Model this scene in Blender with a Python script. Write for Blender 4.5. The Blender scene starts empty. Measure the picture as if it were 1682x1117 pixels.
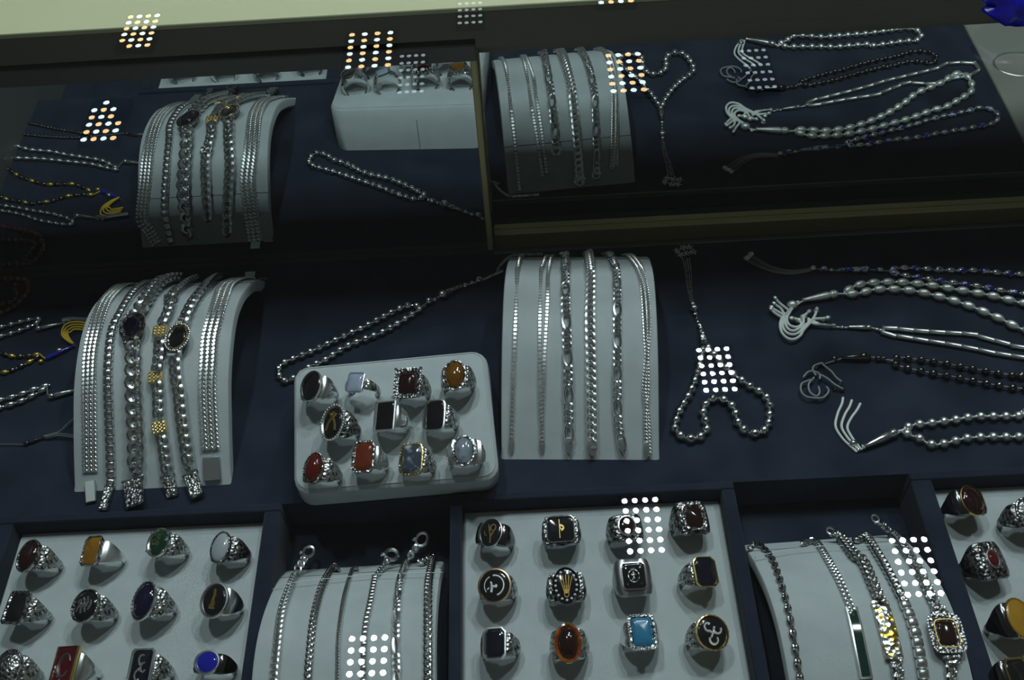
import bpy, math, random
from mathutils import Vector, Matrix, Euler
random.seed(7)
S = 0.01                                  # everything below is written in centimetres
scene = bpy.context.scene
col = scene.collection

# ------------------------------------------------------------------ camera
W, H, F = 1682, 1117, 1710.9
PITCH, YAW, ROLL = 0.882753, -0.032894, -0.076838
CAM = Vector((0.0, -49.115, 50.0))
FW = Vector((math.sin(YAW)*math.cos(PITCH), math.cos(YAW)*math.cos(PITCH), -math.sin(PITCH)))
_r = Vector((math.cos(YAW), -math.sin(YAW), 0)); _u = _r.cross(FW)
RT = _r*math.cos(ROLL) + _u*math.sin(ROLL)
UP = _u*math.cos(ROLL) - _r*math.sin(ROLL)
cd = bpy.data.cameras.new('camera'); cam = bpy.data.objects.new('camera', cd); col.objects.link(cam)
cd.sensor_width = 36.0; cd.sensor_fit = 'HORIZONTAL'; cd.lens = F*36.0/W
cd.clip_start = 0.01; cd.clip_end = 50
cam.matrix_world = Matrix(((RT.x, UP.x, -FW.x, CAM.x*S), (RT.y, UP.y, -FW.y, CAM.y*S), (RT.z, UP.z, -FW.z, CAM.z*S), (0, 0, 0, 1)))
scene.camera = cam
scene.view_settings.view_transform = 'Standard'
scene.view_settings.look = 'None'
scene.view_settings.exposure = -0.15
scene.view_settings.gamma = 1.0
scene.view_settings.use_curve_mapping = False
scene.cycles.caustics_reflective = True
scene.cycles.blur_glossy = 1.0
scene.cycles.caustics_refractive = False
scene.cycles.sample_clamp_indirect = 4.0
scene.cycles.max_bounces = 8
world = bpy.data.worlds.new('world'); scene.world = world; world.use_nodes = True
world.node_tree.nodes['Background'].inputs[0].default_value = (0.55, 0.68, 0.72, 1)
world.node_tree.nodes['Background'].inputs[1].default_value = 0.0
LED_COOL, LED_MIX, LED_GHOST = 1250.0, 16.0, 4.0
GLASS_Z = 18.9
CEIL_Z = 180.0

def ray(px, py):
    return FW + RT*((px - W/2)/F) + UP*((H/2 - py)/F)
def pix(px, py, z=0.0):                   # pixel -> point on a horizontal surface at height z
    d = ray(px, py); return CAM + d*((z - CAM.z)/d.z)
MIR_L, MIR_R = 0.0, 2.05
def unmir(px, py, plane, z=0.0):          # pixel seen in a mirror -> the real point on the shelf
    q = pix(px, py, z); q.y = 2*plane - q.y; return q

# ------------------------------------------------------------------ materials
def mat(name, base, rough=0.5, metal=0.0, coat=0.0, sheen=0.0, noise=None, bump=None, spec=0.5, trans=0.0, emit=None):
    m = bpy.data.materials.new(name); m.use_nodes = True
    nt = m.node_tree; b = nt.nodes['Principled BSDF']
    b.inputs['Base Color'].default_value = (*base, 1); b.inputs['Roughness'].default_value = rough
    b.inputs['Metallic'].default_value = metal; b.inputs['Coat Weight'].default_value = coat
    b.inputs['Coat Roughness'].default_value = 0.03
    b.inputs['Sheen Weight'].default_value = sheen; b.inputs['Specular IOR Level'].default_value = spec
    b.inputs['Transmission Weight'].default_value = trans
    if noise or bump:
        tc = nt.nodes.new('ShaderNodeTexCoord')
    if noise:                             # (second colour, scale, low, high)
        c2, sc, lo, hi = noise
        n = nt.nodes.new('ShaderNodeTexNoise'); n.inputs['Scale'].default_value = sc; n.inputs['Detail'].default_value = 3
        nt.links.new(tc.outputs['Object'], n.inputs['Vector'])
        r = nt.nodes.new('ShaderNodeValToRGB'); r.color_ramp.elements[0].position = lo; r.color_ramp.elements[1].position = hi
        r.color_ramp.elements[0].color = (*base, 1); r.color_ramp.elements[1].color = (*c2, 1)
        nt.links.new(n.outputs['Fac'], r.inputs['Fac']); nt.links.new(r.outputs['Color'], b.inputs['Base Color'])
    if bump:                              # (kind, scale, strength, distance)
        k, sc, st, di = bump
        if k == 'voronoi':
            t = nt.nodes.new('ShaderNodeTexVoronoi'); out = 'Distance'
        else:
            t = nt.nodes.new('ShaderNodeTexNoise'); out = 'Fac'
        t.inputs['Scale'].default_value = sc
        nt.links.new(tc.outputs['Object'], t.inputs['Vector'])
        bp = nt.nodes.new('ShaderNodeBump'); bp.inputs['Strength'].default_value = st; bp.inputs['Distance'].default_value = di
        nt.links.new(t.outputs[out], bp.inputs['Height']); nt.links.new(bp.outputs['Normal'], b.inputs['Normal'])
    return m
M = {}
M['velvet'] = mat('navy_velvet', (0.011, 0.0165, 0.031), 0.95, sheen=0.06, noise=((0.023, 0.032, 0.053), 38, 0.3, 0.75), bump=('noise', 900, 0.25, 0.0004), spec=0.15)
M['pad'] = mat('grey_suede', (0.43, 0.48, 0.485), 0.9, sheen=0.08, noise=((0.49, 0.54, 0.545), 70, 0.3, 0.75), bump=('noise', 1200, 0.2, 0.0003), spec=0.2)
M['seam'] = mat('seam_grey', (0.16, 0.19, 0.19), 0.9)
M['silver'] = mat('silver', (0.78, 0.80, 0.80), 0.22, 1.0)
M['silver_dark'] = mat('dark_flecked_silver', (0.62, 0.63, 0.63), 0.2, 1.0, noise=((0.22, 0.22, 0.225), 500, 0.5, 0.62))  # darker silver tone with random dark flecks
M['silver_bright'] = mat('bright_silver', (0.92, 0.94, 0.93), 0.32, 1.0)
M['silver_satin'] = mat('satin_silver', (0.82, 0.85, 0.82), 0.38, 1.0)
M['plate'] = mat('plain_silver_plate', (0.60, 0.64, 0.63), 0.45, 1.0)
M['oxide'] = mat('oxidised_silver', (0.64, 0.65, 0.63), 0.28, 1.0, noise=((0.10, 0.10, 0.10), 620, 0.48, 0.62), bump=('voronoi', 640, 0.8, 0.0006))
M['oxide_dark'] = mat('blackened_silver', (0.40, 0.40, 0.39), 0.32, 1.0, noise=((0.05, 0.05, 0.05), 560, 0.42, 0.6), bump=('voronoi', 600, 0.8, 0.0006))
M['bead_pattern'] = mat('engraved_silver', (0.78, 0.80, 0.80), 0.26, 1.0, noise=((0.14, 0.145, 0.15), 520, 0.53, 0.62))
M['gunmetal'] = mat('gunmetal', (0.16, 0.155, 0.16), 0.16, 1.0)
M['smoke'] = mat('smoky_silver', (0.40, 0.40, 0.41), 0.38, 1.0)
M['gold'] = mat('gold', (0.85, 0.62, 0.22), 0.22, 1.0)
M['rose'] = mat('rose_gold', (0.88, 0.62, 0.40), 0.2, 1.0)
M['brass'] = mat('brass', (0.70, 0.60, 0.30), 0.45, 0.5)
M['goldpattern'] = mat('gold_floral', (0.80, 0.80, 0.74), 0.28, 1.0, noise=((0.80, 0.52, 0.06), 260, 0.52, 0.58), bump=('voronoi', 420, 0.8, 0.0008))
def gem(n, c, rough=0.08, coat=1.0, noise=None): return mat(n, c, rough, 0.0, coat, noise=noise, spec=0.6)
M['black'] = gem('black_onyx', (0.006, 0.006, 0.008))
M['navyg'] = gem('dark_blue_stone', (0.004, 0.005, 0.016))
M['violet'] = gem('blue_violet_stone', (0.004, 0.003, 0.026))
M['sapphire'] = gem('sapphire', (0.012, 0.016, 0.36))
M['red'] = gem('carnelian', (0.10, 0.005, 0.004))
M['darkred'] = gem('garnet', (0.018, 0.0015, 0.0015))
M['ruby'] = gem('ruby', (0.09, 0.002, 0.006))
M['orange'] = gem('orange_agate', (0.20, 0.034, 0.010), noise=((0.14, 0.022, 0.007), 150, 0.3, 0.7))
M['orangeglass'] = gem('orange_enamel', (0.42, 0.12, 0.015), noise=((0.22, 0.035, 0.008), 300, 0.4, 0.6))
M['brownred'] = gem('brown_agate', (0.018, 0.003, 0.002))
M['amber'] = gem('amber', (0.19, 0.075, 0.003), noise=((0.09, 0.03, 0.0015), 110, 0.35, 0.7))
M['tiger'] = gem('tiger_eye', (0.36, 0.17, 0.014), noise=((0.18, 0.07, 0.006), 90, 0.35, 0.7))
M['yellow'] = gem('yellow_amber', (0.44, 0.24, 0.018), 0.25, noise=((0.36, 0.18, 0.012), 110, 0.35, 0.7))
M['turq'] = gem('turquoise', (0.018, 0.16, 0.31), 0.2, noise=((0.03, 0.22, 0.38), 160, 0.3, 0.7))
M['moon'] = gem('moonstone', (0.36, 0.43, 0.56), 0.1)
M['diamond'] = gem('white_stone', (0.82, 0.86, 0.88), 0.05)
M['milky'] = gem('milky_quartz', (0.40, 0.44, 0.46), 0.15)
M['greyst'] = gem('grey_moonstone', (0.12, 0.15, 0.18), noise=((0.26, 0.31, 0.36), 150, 0.42, 0.62))
M['clear'] = gem('highlit_crystal', (0.05, 0.07, 0.10), 0.04, noise=((0.40, 0.47, 0.52), 160, 0.56, 0.66))  # noise paints pale patches for the highlight on the dark crystal
M['emerald'] = gem('dark_green_stone', (0.003, 0.025, 0.012), noise=((0.008, 0.07, 0.03), 170, 0.4, 0.7))
M['greenen'] = gem('green_enamel', (0.005, 0.035, 0.028))
M['redbead'] = gem('red_glass_bead', (0.11, 0.007, 0.010), 0.08)
M['whitebead'] = mat('pearl_silver_bead', (0.80, 0.84, 0.78), 0.42, 0.75, coat=0.3)
M['bluebead'] = mat('blue_enamel_bead', (0.72, 0.75, 0.78), 0.22, 0.6, coat=0.5, noise=((0.03, 0.03, 0.42), 300, 0.47, 0.55))
M['greenbead'] = mat('pale_green_silver_bead', (0.66, 0.76, 0.72), 0.22, 1.0)
M['goldbead'] = mat('gold_bead', (0.80, 0.60, 0.12), 0.28, 0.9)
M['cord'] = mat('white_cord', (0.70, 0.75, 0.70), 0.6)
M['greycord'] = mat('grey_cord', (0.22, 0.235, 0.24), 0.55)
M['darkcord'] = mat('dark_cord', (0.14, 0.145, 0.15), 0.5)
M['yellowcord'] = mat('yellow_cord', (0.75, 0.50, 0.04), 0.5)
M['thread'] = mat('clear_thread', (0.75, 0.82, 0.82), 0.2, spec=0.8)
M['black_rubber'] = mat('black_rubber', (0.012, 0.012, 0.012), 0.6)
M['brown'] = mat('brown_laminate', (0.20, 0.185, 0.14), 0.5, noise=((0.185, 0.17, 0.128), 8, 0.3, 0.7))
M['channel'] = mat('grey_channel', (0.14, 0.145, 0.14), 0.4)
M['cream'] = mat('cream_laminate', (0.68, 0.68, 0.43), 0.5, noise=((0.64, 0.64, 0.40), 6, 0.3, 0.7))
M['stone'] = mat('grey_stone', (0.27, 0.27, 0.23), 0.4, noise=((0.33, 0.33, 0.28), 14, 0.3, 0.7))
M['room'] = mat('room_paint', (0.66, 0.66, 0.63), 0.8)
M['ceil'] = mat('ceiling_paint', (0.42, 0.42, 0.41), 0.85)
M['shopfloor'] = mat('shop_floor', (0.48, 0.46, 0.43), 0.5)
M['housing'] = mat('lamp_housing', (0.05, 0.05, 0.05), 0.5)
M['blueplastic'] = mat('blue_plastic', (0.012, 0.012, 0.50), 0.3, coat=0.3)
def emitter(n, c, st):
    m = bpy.data.materials.new(n); m.use_nodes = True; nt = m.node_tree; nt.nodes.clear()
    e = nt.nodes.new('ShaderNodeEmission'); e.inputs[0].default_value = (*c, 1); e.inputs[1].default_value = st
    o = nt.nodes.new('ShaderNodeOutputMaterial'); nt.links.new(e.outputs[0], o.inputs[0]); return m
M['led_cool'] = emitter('led_cool_white', (0.88, 0.96, 1.0), LED_COOL)
M['led_mixw'] = emitter('led_white', (0.75, 0.95, 1.0), LED_MIX)
M['led_mixo'] = emitter('led_warm', (1.0, 0.58, 0.26), LED_MIX)
M['led_ghost'] = emitter('led_ghost_image', (0.8, 0.95, 1.0), LED_GHOST)
def glassmat():
    m = bpy.data.materials.new('sheet_glass'); m.use_nodes = True; nt = m.node_tree; nt.nodes.clear()
    t = nt.nodes.new('ShaderNodeBsdfTransparent'); t.inputs[0].default_value = (0.955, 0.975, 0.972, 1)
    g = nt.nodes.new('ShaderNodeBsdfGlossy'); g.inputs['Roughness'].default_value = 0.0
    # Schlick reflectance from the angle between sight line and pane, alike from both sides
    ge = nt.nodes.new('ShaderNodeNewGeometry'); dt = nt.nodes.new('ShaderNodeVectorMath'); dt.operation = 'DOT_PRODUCT'
    nt.links.new(ge.outputs['Incoming'], dt.inputs[0]); nt.links.new(ge.outputs['Normal'], dt.inputs[1])
    def mth(op, a, b):
        n = nt.nodes.new('ShaderNodeMath'); n.operation = op
        for i, v in enumerate((a, b)):
            if v is None: continue
            if isinstance(v, (int, float)): n.inputs[i].default_value = v
            else: nt.links.new(v, n.inputs[i])
        return n.outputs[0]
    f = mth('ADD', mth('MULTIPLY', mth('POWER', mth('SUBTRACT', 1.0, mth('ABSOLUTE', dt.outputs['Value'], None)), 5.0), 0.96), 0.04)
    x = nt.nodes.new('ShaderNodeMixShader'); o = nt.nodes.new('ShaderNodeOutputMaterial')
    nt.links.new(f, x.inputs[0]); nt.links.new(t.outputs[0], x.inputs[1]); nt.links.new(g.outputs[0], x.inputs[2])
    nt.links.new(x.outputs[0], o.inputs[0]); return m
M['glass'] = glassmat()
M['mirror'] = mat('mirror_silvering', (0.77, 0.82, 0.81), 0.0, 1.0)

# ------------------------------------------------------------------ mesh helpers: every shape is (verts, faces) in cm
def xf(g, m): return ([m @ Vector(v) for v in g[0]], g[1])
def merge(gs):
    V, Fc = [], []
    for v, f in gs:
        n = len(V); V += [Vector(a) for a in v]; Fc += [tuple(i + n for i in q) for q in f]
    return V, Fc
def box(x0, x1, y0, y1, z0, z1):
    v = [(x, y, z) for z in (z0, z1) for y in (y0, y1) for x in (x0, x1)]
    return v, [(0, 2, 3, 1), (4, 5, 7, 6), (0, 1, 5, 4), (2, 6, 7, 3), (0, 4, 6, 2), (1, 3, 7, 5)]
def loft(loops, cap0=True, cap1=True, closed=False):
    n = len(loops[0]); V = [Vector(p) for l in loops for p in l]; Fc = []
    k = len(loops)
    for i in range(k if closed else k - 1):
        a, b = i*n, ((i + 1) % k)*n
        for j in range(n):
            j2 = (j + 1) % n; Fc.append((a + j, a + j2, b + j2, b + j))
    if not closed:
        if cap0: Fc.append(tuple(range(n - 1, -1, -1)))
        if cap1: Fc.append(tuple(range((k - 1)*n, k*n)))
    return V, Fc
def bbox(x0, x1, y0, y1, z0, z1, b):      # bevelled box
    def lp(i, z):
        return [(x0+i, y0+b, z), (x0+b, y0+i, z), (x1-b, y0+i, z), (x1-i, y0+b, z), (x1-i, y1-b, z), (x1-b, y1-i, z), (x0+b, y1-i, z), (x0+i, y1-b, z)]
    return loft([lp(b, z0), lp(0, z0+b), lp(0, z1-b), lp(b, z1)])
def torus(rx, ry, r, nu=12, nv=5, flat=1.0):
    L = []
    for i in range(nu):
        a = 2*math.pi*i/nu; c, s = math.cos(a), math.sin(a); l = []
        nx, ny = c*ry, s*rx; q = math.hypot(nx, ny); nx /= q; ny /= q
        for j in range(nv):
            b = 2*math.pi*j/nv + 0.3
            l.append((rx*c + nx*r*math.cos(b), ry*s + ny*r*math.cos(b), r*flat*math.sin(b)))
        L.append(l)
    return loft(L, closed=True)
def lathe(prof, n=10):                    # prof: (x along axis, radius)
    return loft([[(x, r*math.cos(2*math.pi*j/n), r*math.sin(2*math.pi*j/n)) for j in range(n)] for x, r in prof])
def ball(rx, ry, rz, n=10, k=6):
    L = []
    for i in range(1, k):
        a = math.pi*i/k; L.append([(-rx*math.cos(a), ry*math.sin(a)*math.cos(2*math.pi*j/n), rz*math.sin(a)*math.sin(2*math.pi*j/n)) for j in range(n)])
    V, Fc = loft(L, False, False); m = len(V); V += [Vector((-rx, 0, 0)), Vector((rx, 0, 0))]
    for j in range(n):
        Fc.append((m, (j + 1) % n, j)); Fc.append((m + 1, m - n + j, m - n + (j + 1) % n))
    return V, Fc
def tube(path, r, n=6, closed=False):
    P = [Vector(p) for p in path]; L = []; k = len(P); up = Vector((0, 0, 1))
    for i in range(k):
        a = P[(i - 1) % k] if (closed or i > 0) else P[i]; b = P[(i + 1) % k] if (closed or i < k - 1) else P[i]
        t = (b - a); t = t.normalized() if t.length > 1e-6 else Vector((1, 0, 0))
        s = t.cross(up)
        s = s.normalized() if s.length > 1e-3 else Vector((1, 0, 0))
        w = s.cross(t); rr = r[i] if isinstance(r, (list, tuple)) else r
        L.append([P[i] + (s*math.cos(2*math.pi*j/n) + w*math.sin(2*math.pi*j/n))*rr for j in range(n)])
    return loft(L, closed=closed)
def smooth_path(P, step=0.3, closed=False):   # Catmull-Rom, resampled evenly
    P = [Vector(p) for p in P]; n = len(P); D = []
    for i in range(n if closed else n - 1):
        p1, p2 = P[i], P[(i + 1) % n]
        p0 = P[(i - 1) % n] if (closed or i > 0) else p1*2 - p2
        p3 = P[(i + 2) % n] if (closed or i < n - 2) else p2*2 - p1
        for q in range(10):
            t = q/10; t2 = t*t; t3 = t2*t
            D.append((p1*2 + (p2 - p0)*t + (p0*2 - p1*5 + p2*4 - p3)*t2 + (p1*3 - p0 - p2*3 + p3)*t3)*0.5)
    D.append(P[0].copy() if closed else P[-1].copy())
    return even(D, step)
def even(D, step):
    s = [0.0]
    for i in range(1, len(D)): s.append(s[-1] + (D[i] - D[i-1]).length)
    tot = s[-1]; k = max(2, int(round(tot/step)) + 1); out = []; j = 0
    for i in range(k):
        d = tot*i/(k - 1)
        while j < len(s) - 2 and s[j + 1] < d: j += 1
        u = (d - s[j])/max(1e-9, s[j + 1] - s[j]); out.append(D[j].lerp(D[j + 1], min(1, max(0, u))))
    return out

ORG = {}
def mesh(name, g, m=None, smooth=True, angle=40):
    me = bpy.data.meshes.new(name)
    me.from_pydata([tuple(Vector(v)*S) for v in g[0]], [], g[1]); me.update()
    if smooth:
        me.polygons.foreach_set('use_smooth', [True]*len(me.polygons)); me.set_sharp_from_angle(angle=math.radians(angle))
    if m: me.materials.append(M[m])
    return me
def empty(name, loc, label, cat, group=None, rot=None):
    o = bpy.data.objects.new(name, None); col.objects.link(o); o.empty_display_size = 0.005
    o.location = Vector(loc)*S; ORG[o.name] = Vector(loc)
    if rot is not None: o.rotation_euler = rot
    tag(o, label, cat, group); return o
def tag(o, label=None, cat=None, group=None, kind=None):
    if label: o['label'] = label
    if cat: o['category'] = cat
    if group: o['group'] = group
    if kind: o['kind'] = kind
    return o
def part(name, g, m, parent=None, local=False, smooth=True, angle=40):
    """one mesh object; g is in world cm unless local (then in the parent's own frame)"""
    if parent is not None and not local:
        o0 = ORG[parent.name]; g = ([Vector(v) - o0 for v in g[0]], g[1])
    o = bpy.data.objects.new(name, mesh(name, g, m, smooth, angle)); col.objects.link(o)
    if parent is not None:
        o.parent = parent
        if parent.name in ORG: ORG[o.name] = ORG[parent.name]
    return o
def inst(name, me, parent, mw):           # linked copy of a piece, mw in world cm
    o = bpy.data.objects.new(name, me); col.objects.link(o); o.parent = parent
    m = mw.copy(); m.translation = (mw.translation - ORG[parent.name])*S; o.matrix_local = m
    ORG[o.name] = ORG[parent.name]; return o
def single(name, g, m, loc, label, cat, group=None, kind=None, smooth=True, angle=40):
    o = bpy.data.objects.new(name, mesh(name, ([Vector(v) - Vector(loc) for v in g[0]], g[1]), m, smooth, angle)); col.objects.link(o)
    o.location = Vector(loc)*S; ORG[o.name] = Vector(loc)
    return tag(o, label, cat, group, kind)
def struct(name, g, m, smooth=False):
    o = part(name, g, m, None, smooth=smooth); o['kind'] = 'structure'; ORG[o.name] = Vector((0, 0, 0)); return o
def frame(p, t, n):                       # x along t, z along n
    t = t.normalized(); s = n.cross(t).normalized(); n = t.cross(s)
    return Matrix(((t.x, s.x, n.x, p.x), (t.y, s.y, n.y, p.y), (t.z, s.z, n.z, p.z), (0, 0, 0, 1)))

# ------------------------------------------------------------------ the setting: room, counter, case
SHELF_Y, LOW_Z = -19.0, -2.5
XL, XR = -38.3, 35.4
struct('floor', box(-260, 260, -260, 360, -97, -95), 'shopfloor')
struct('ceiling', box(-260, 260, -260, 360, CEIL_Z + 2, CEIL_Z + 5), 'ceil')
struct('wall_back', box(-260, 260, 360, 364, -95, CEIL_Z + 2), 'room')
struct('wall_front', box(-260, 260, -264, -260, -95, CEIL_Z + 2), 'room')
struct('wall_left', box(-264, -260, -260, 360, -95, CEIL_Z + 2), 'room')
struct('wall_right', box(260, 264, -260, 360, -95, CEIL_Z + 2), 'room')

case = empty('display_case', (0, -18, -95), 'navy velvet lined jewellery counter with a mirrored back and glass top', 'display case')
part('counter_body', merge([box(XL - 2, 58, -44, 24, -95, -6)]), 'brown', case, smooth=False)
GAP = -0.55                                # the shelf stops short of the recessed right hand mirror
LO = [(XL, SHELF_Y), (XR, SHELF_Y), (XR, GAP), (-2.4, GAP), (-2.4, 3.6), (XL, 3.6)]
part('upper_shelf', loft([[(x, y, -6.0) for x, y in LO], [(x, y, 0.0) for x, y in LO]]), 'velvet', case, smooth=False)
part('lower_shelf', box(XL, XR, -43, SHELF_Y, -6, LOW_Z), 'velvet', case, smooth=False)
part('side_ledge', bbox(XR, 56, -43, 1.45, -6, 0.25, 0.08), 'stone', case)
part('side_panel', box(56, 57.5, -43, 3.6, -6, GLASS_Z - 0.5), 'brown', case, smooth=False)
part('side_panel', box(XL - 1.5, XL, -43, 3.6, -6, GLASS_Z - 0.5), 'channel', case, smooth=False)
part('front_panel', box(XL - 1.5, 57.5, -44, -43, -6, 3.0), 'brown', case, smooth=False)
part('back_rail', bbox(XL - 1.5, 57.5, -0.55, 3.6, 16.75, 18.45, 0.05), 'brown', case)
part('rail_groove', box(XL - 1.5, 57.5, 0.1, 3.4, 16.0, 16.75), 'black_rubber', case, smooth=False)
part('mirror_channel', bbox(XL - 1.5, -2.35, -0.5, 0.75, 15.25, 16.35, 0.08), 'channel', case)
part('mirror_channel', bbox(-2.35, 57.5, 1.6, 3.2, 14.3, 16.1, 0.08), 'brown', case)
part('rail_underside', box(-2.35, 57.5, -0.45, 1.6, 16.1, 16.75), 'brown', case, smooth=False)
part('back_ledge', bbox(XL - 1.5, 57.5, -0.6, 24, 18.45, 18.75, 0.05), 'cream', case)
part('base_gasket', box(XL, -2.4, -0.5, -0.02, 0.0, 0.12), 'black_rubber', case, smooth=False)
# sunken track in front of the right hand mirror, with the brass frame strip at the mirror's foot
part('track_bed', box(-2.4, 56, GAP, 3.6, -6, -1.75), 'channel', case, smooth=False)
part('shelf_lip', bbox(-2.35, XR, GAP - 0.02, GAP + 0.14, -0.35, 0.05, 0.03), 'channel', case)
ml = empty('mirror_door', (-24, 0.2, 0), 'sliding mirror door standing in front, thin dark edge strip beside the chain bust', 'mirror')
part('mirror_pane', box(XL + 0.01, -2.75, MIR_L, MIR_L + 0.4, 0.0, 15.6), 'mirror', ml, smooth=False)
part('edge_strip', bbox(-2.75, -2.4, MIR_L - 0.25, MIR_L + 0.6, 0.0, 15.6, 0.05), 'brass', ml)
mr = empty('mirror_door', (16, 2.25, -1.75), 'sliding mirror door set further back on a brass foot strip', 'mirror')
part('mirror_pane', box(-5.5, -2.4, MIR_R, MIR_R + 0.4, 0.0, 15.0), 'mirror', mr, smooth=False)
part('mirror_pane', box(-2.4, 55.9, MIR_R, MIR_R + 0.4, -1.75, 15.0), 'mirror', mr, smooth=False)
part('runner', bbox(-2.35, 55.9, 1.6, MIR_R, -1.75, -0.45, 0.05), 'brass', mr)
part('runner_edge', bbox(-2.35, 55.9, 1.52, MIR_R, -0.5, -0.3, 0.04), 'brass', mr)

single('glass_top', box(XL - 1.5, 57.5, -44, 6.0, GLASS_Z, GLASS_Z + 0.02), 'glass', (0, -20, GLASS_Z), 'clear sheet of glass covering the jewellery counter', 'glass top', smooth=False)

# ------------------------------------------------------------------ lamps: panels of 4 x 6 LEDs on the ceiling
def refl(px, py):                         # the ceiling point whose reflection in the glass top the photograph shows
    g = pix(px, py, GLASS_Z + 0.02); d = ray(px, py); d.z = -d.z
    return g + d*((CEIL_Z - g.z)/d.z)
led_me = {}
def led_mesh(m, r):
    if (m, r) not in led_me:
        led_me[(m, r)] = mesh('led', ([(r*math.cos(2*math.pi*j/10), r*math.sin(2*math.pi*j/10), 0) for j in range(10)], [tuple(range(9, -1, -1))]), m, False)
    return led_me[(m, r)]
def lamp(p, px, py, r, mats, label, group, skip=()):
    L = empty('led_panel_offscreen', (p.x, p.y, CEIL_Z + 2), label, 'lamp', group)
    part('housing', bbox(p.x - 2*px - 0.3, p.x + 2*px + 0.3, p.y - 3*py - 0.3, p.y + 3*py + 0.3, CEIL_Z + 0.15, CEIL_Z + 2.02, 0.2), 'housing', L)
    for i in range(4):
        for j in range(6):
            if (i, j) in skip: continue
            inst('led_offscreen', led_mesh(mats[(i + j) % len(mats)], r), L, Matrix.Translation((p.x + (i - 1.5)*px, p.y + (j - 2.5)*py, CEIL_Z + 0.1)))
for q, lb in (((1177, 606), 'cool white LED panel mirrored in the glass over the heart of beads'), ((1056, 862), 'cool white LED panel mirrored in the glass beside the dark brown stone ring'),
              ((1505, 930), 'cool white LED panel mirrored in the glass over the red stone bracelet'), ((602, 1096), 'cool white LED panel mirrored in the glass over the slim bracelets')):
    lamp(refl(*q), 2.15, 2.35, 0.56, ['led_cool'], lb, 'ceiling LED panels')
for q, px, py, sk, lb in (((228, 50), 2.95, 3.3, [(0, 0)], 'warm and white LED panel mirrored across the cream ledge edge'), ((172, 197), 2.9, 3.4, [(0, 5), (3, 5), (3, 4), (3, 3), (2, 5)], 'partly unlit warm and white LED panel mirrored beside the bracelet arch'),
                          ((607, 81), 4.1, 3.4, (), 'warm and white LED panel mirrored over the mirror channel'), ((1028, 118), 3.0, 3.5, (), 'warm and white LED panel mirrored beside the reflected neck chains'), ((1008, -22), 3.2, 3.4, (), 'warm and white LED panel mirrored on the cream ledge alone')):
    lamp(refl(*q), px, py, 0.95, ['led_mixw', 'led_mixo'], lb, 'ceiling LED panels', sk)
for q, px, lb in (((676, 120), 2.2, 'added faint LED panel imitating a ghost reflection over the reflected ring block'), ((1245, 112), 2.2, 'added faint LED panel imitating a ghost reflection over the reflected white cords'), ((772, 10), 2.2, 'added faint LED panel imitating a ghost reflection where cream ledge meets brown rail')):
    lamp(refl(*q), px, 3.6, 0.7, ['led_ghost'], lb, 'ceiling LED panels')  # added panels imitate faint second reflections of the lamps in the glass

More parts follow.
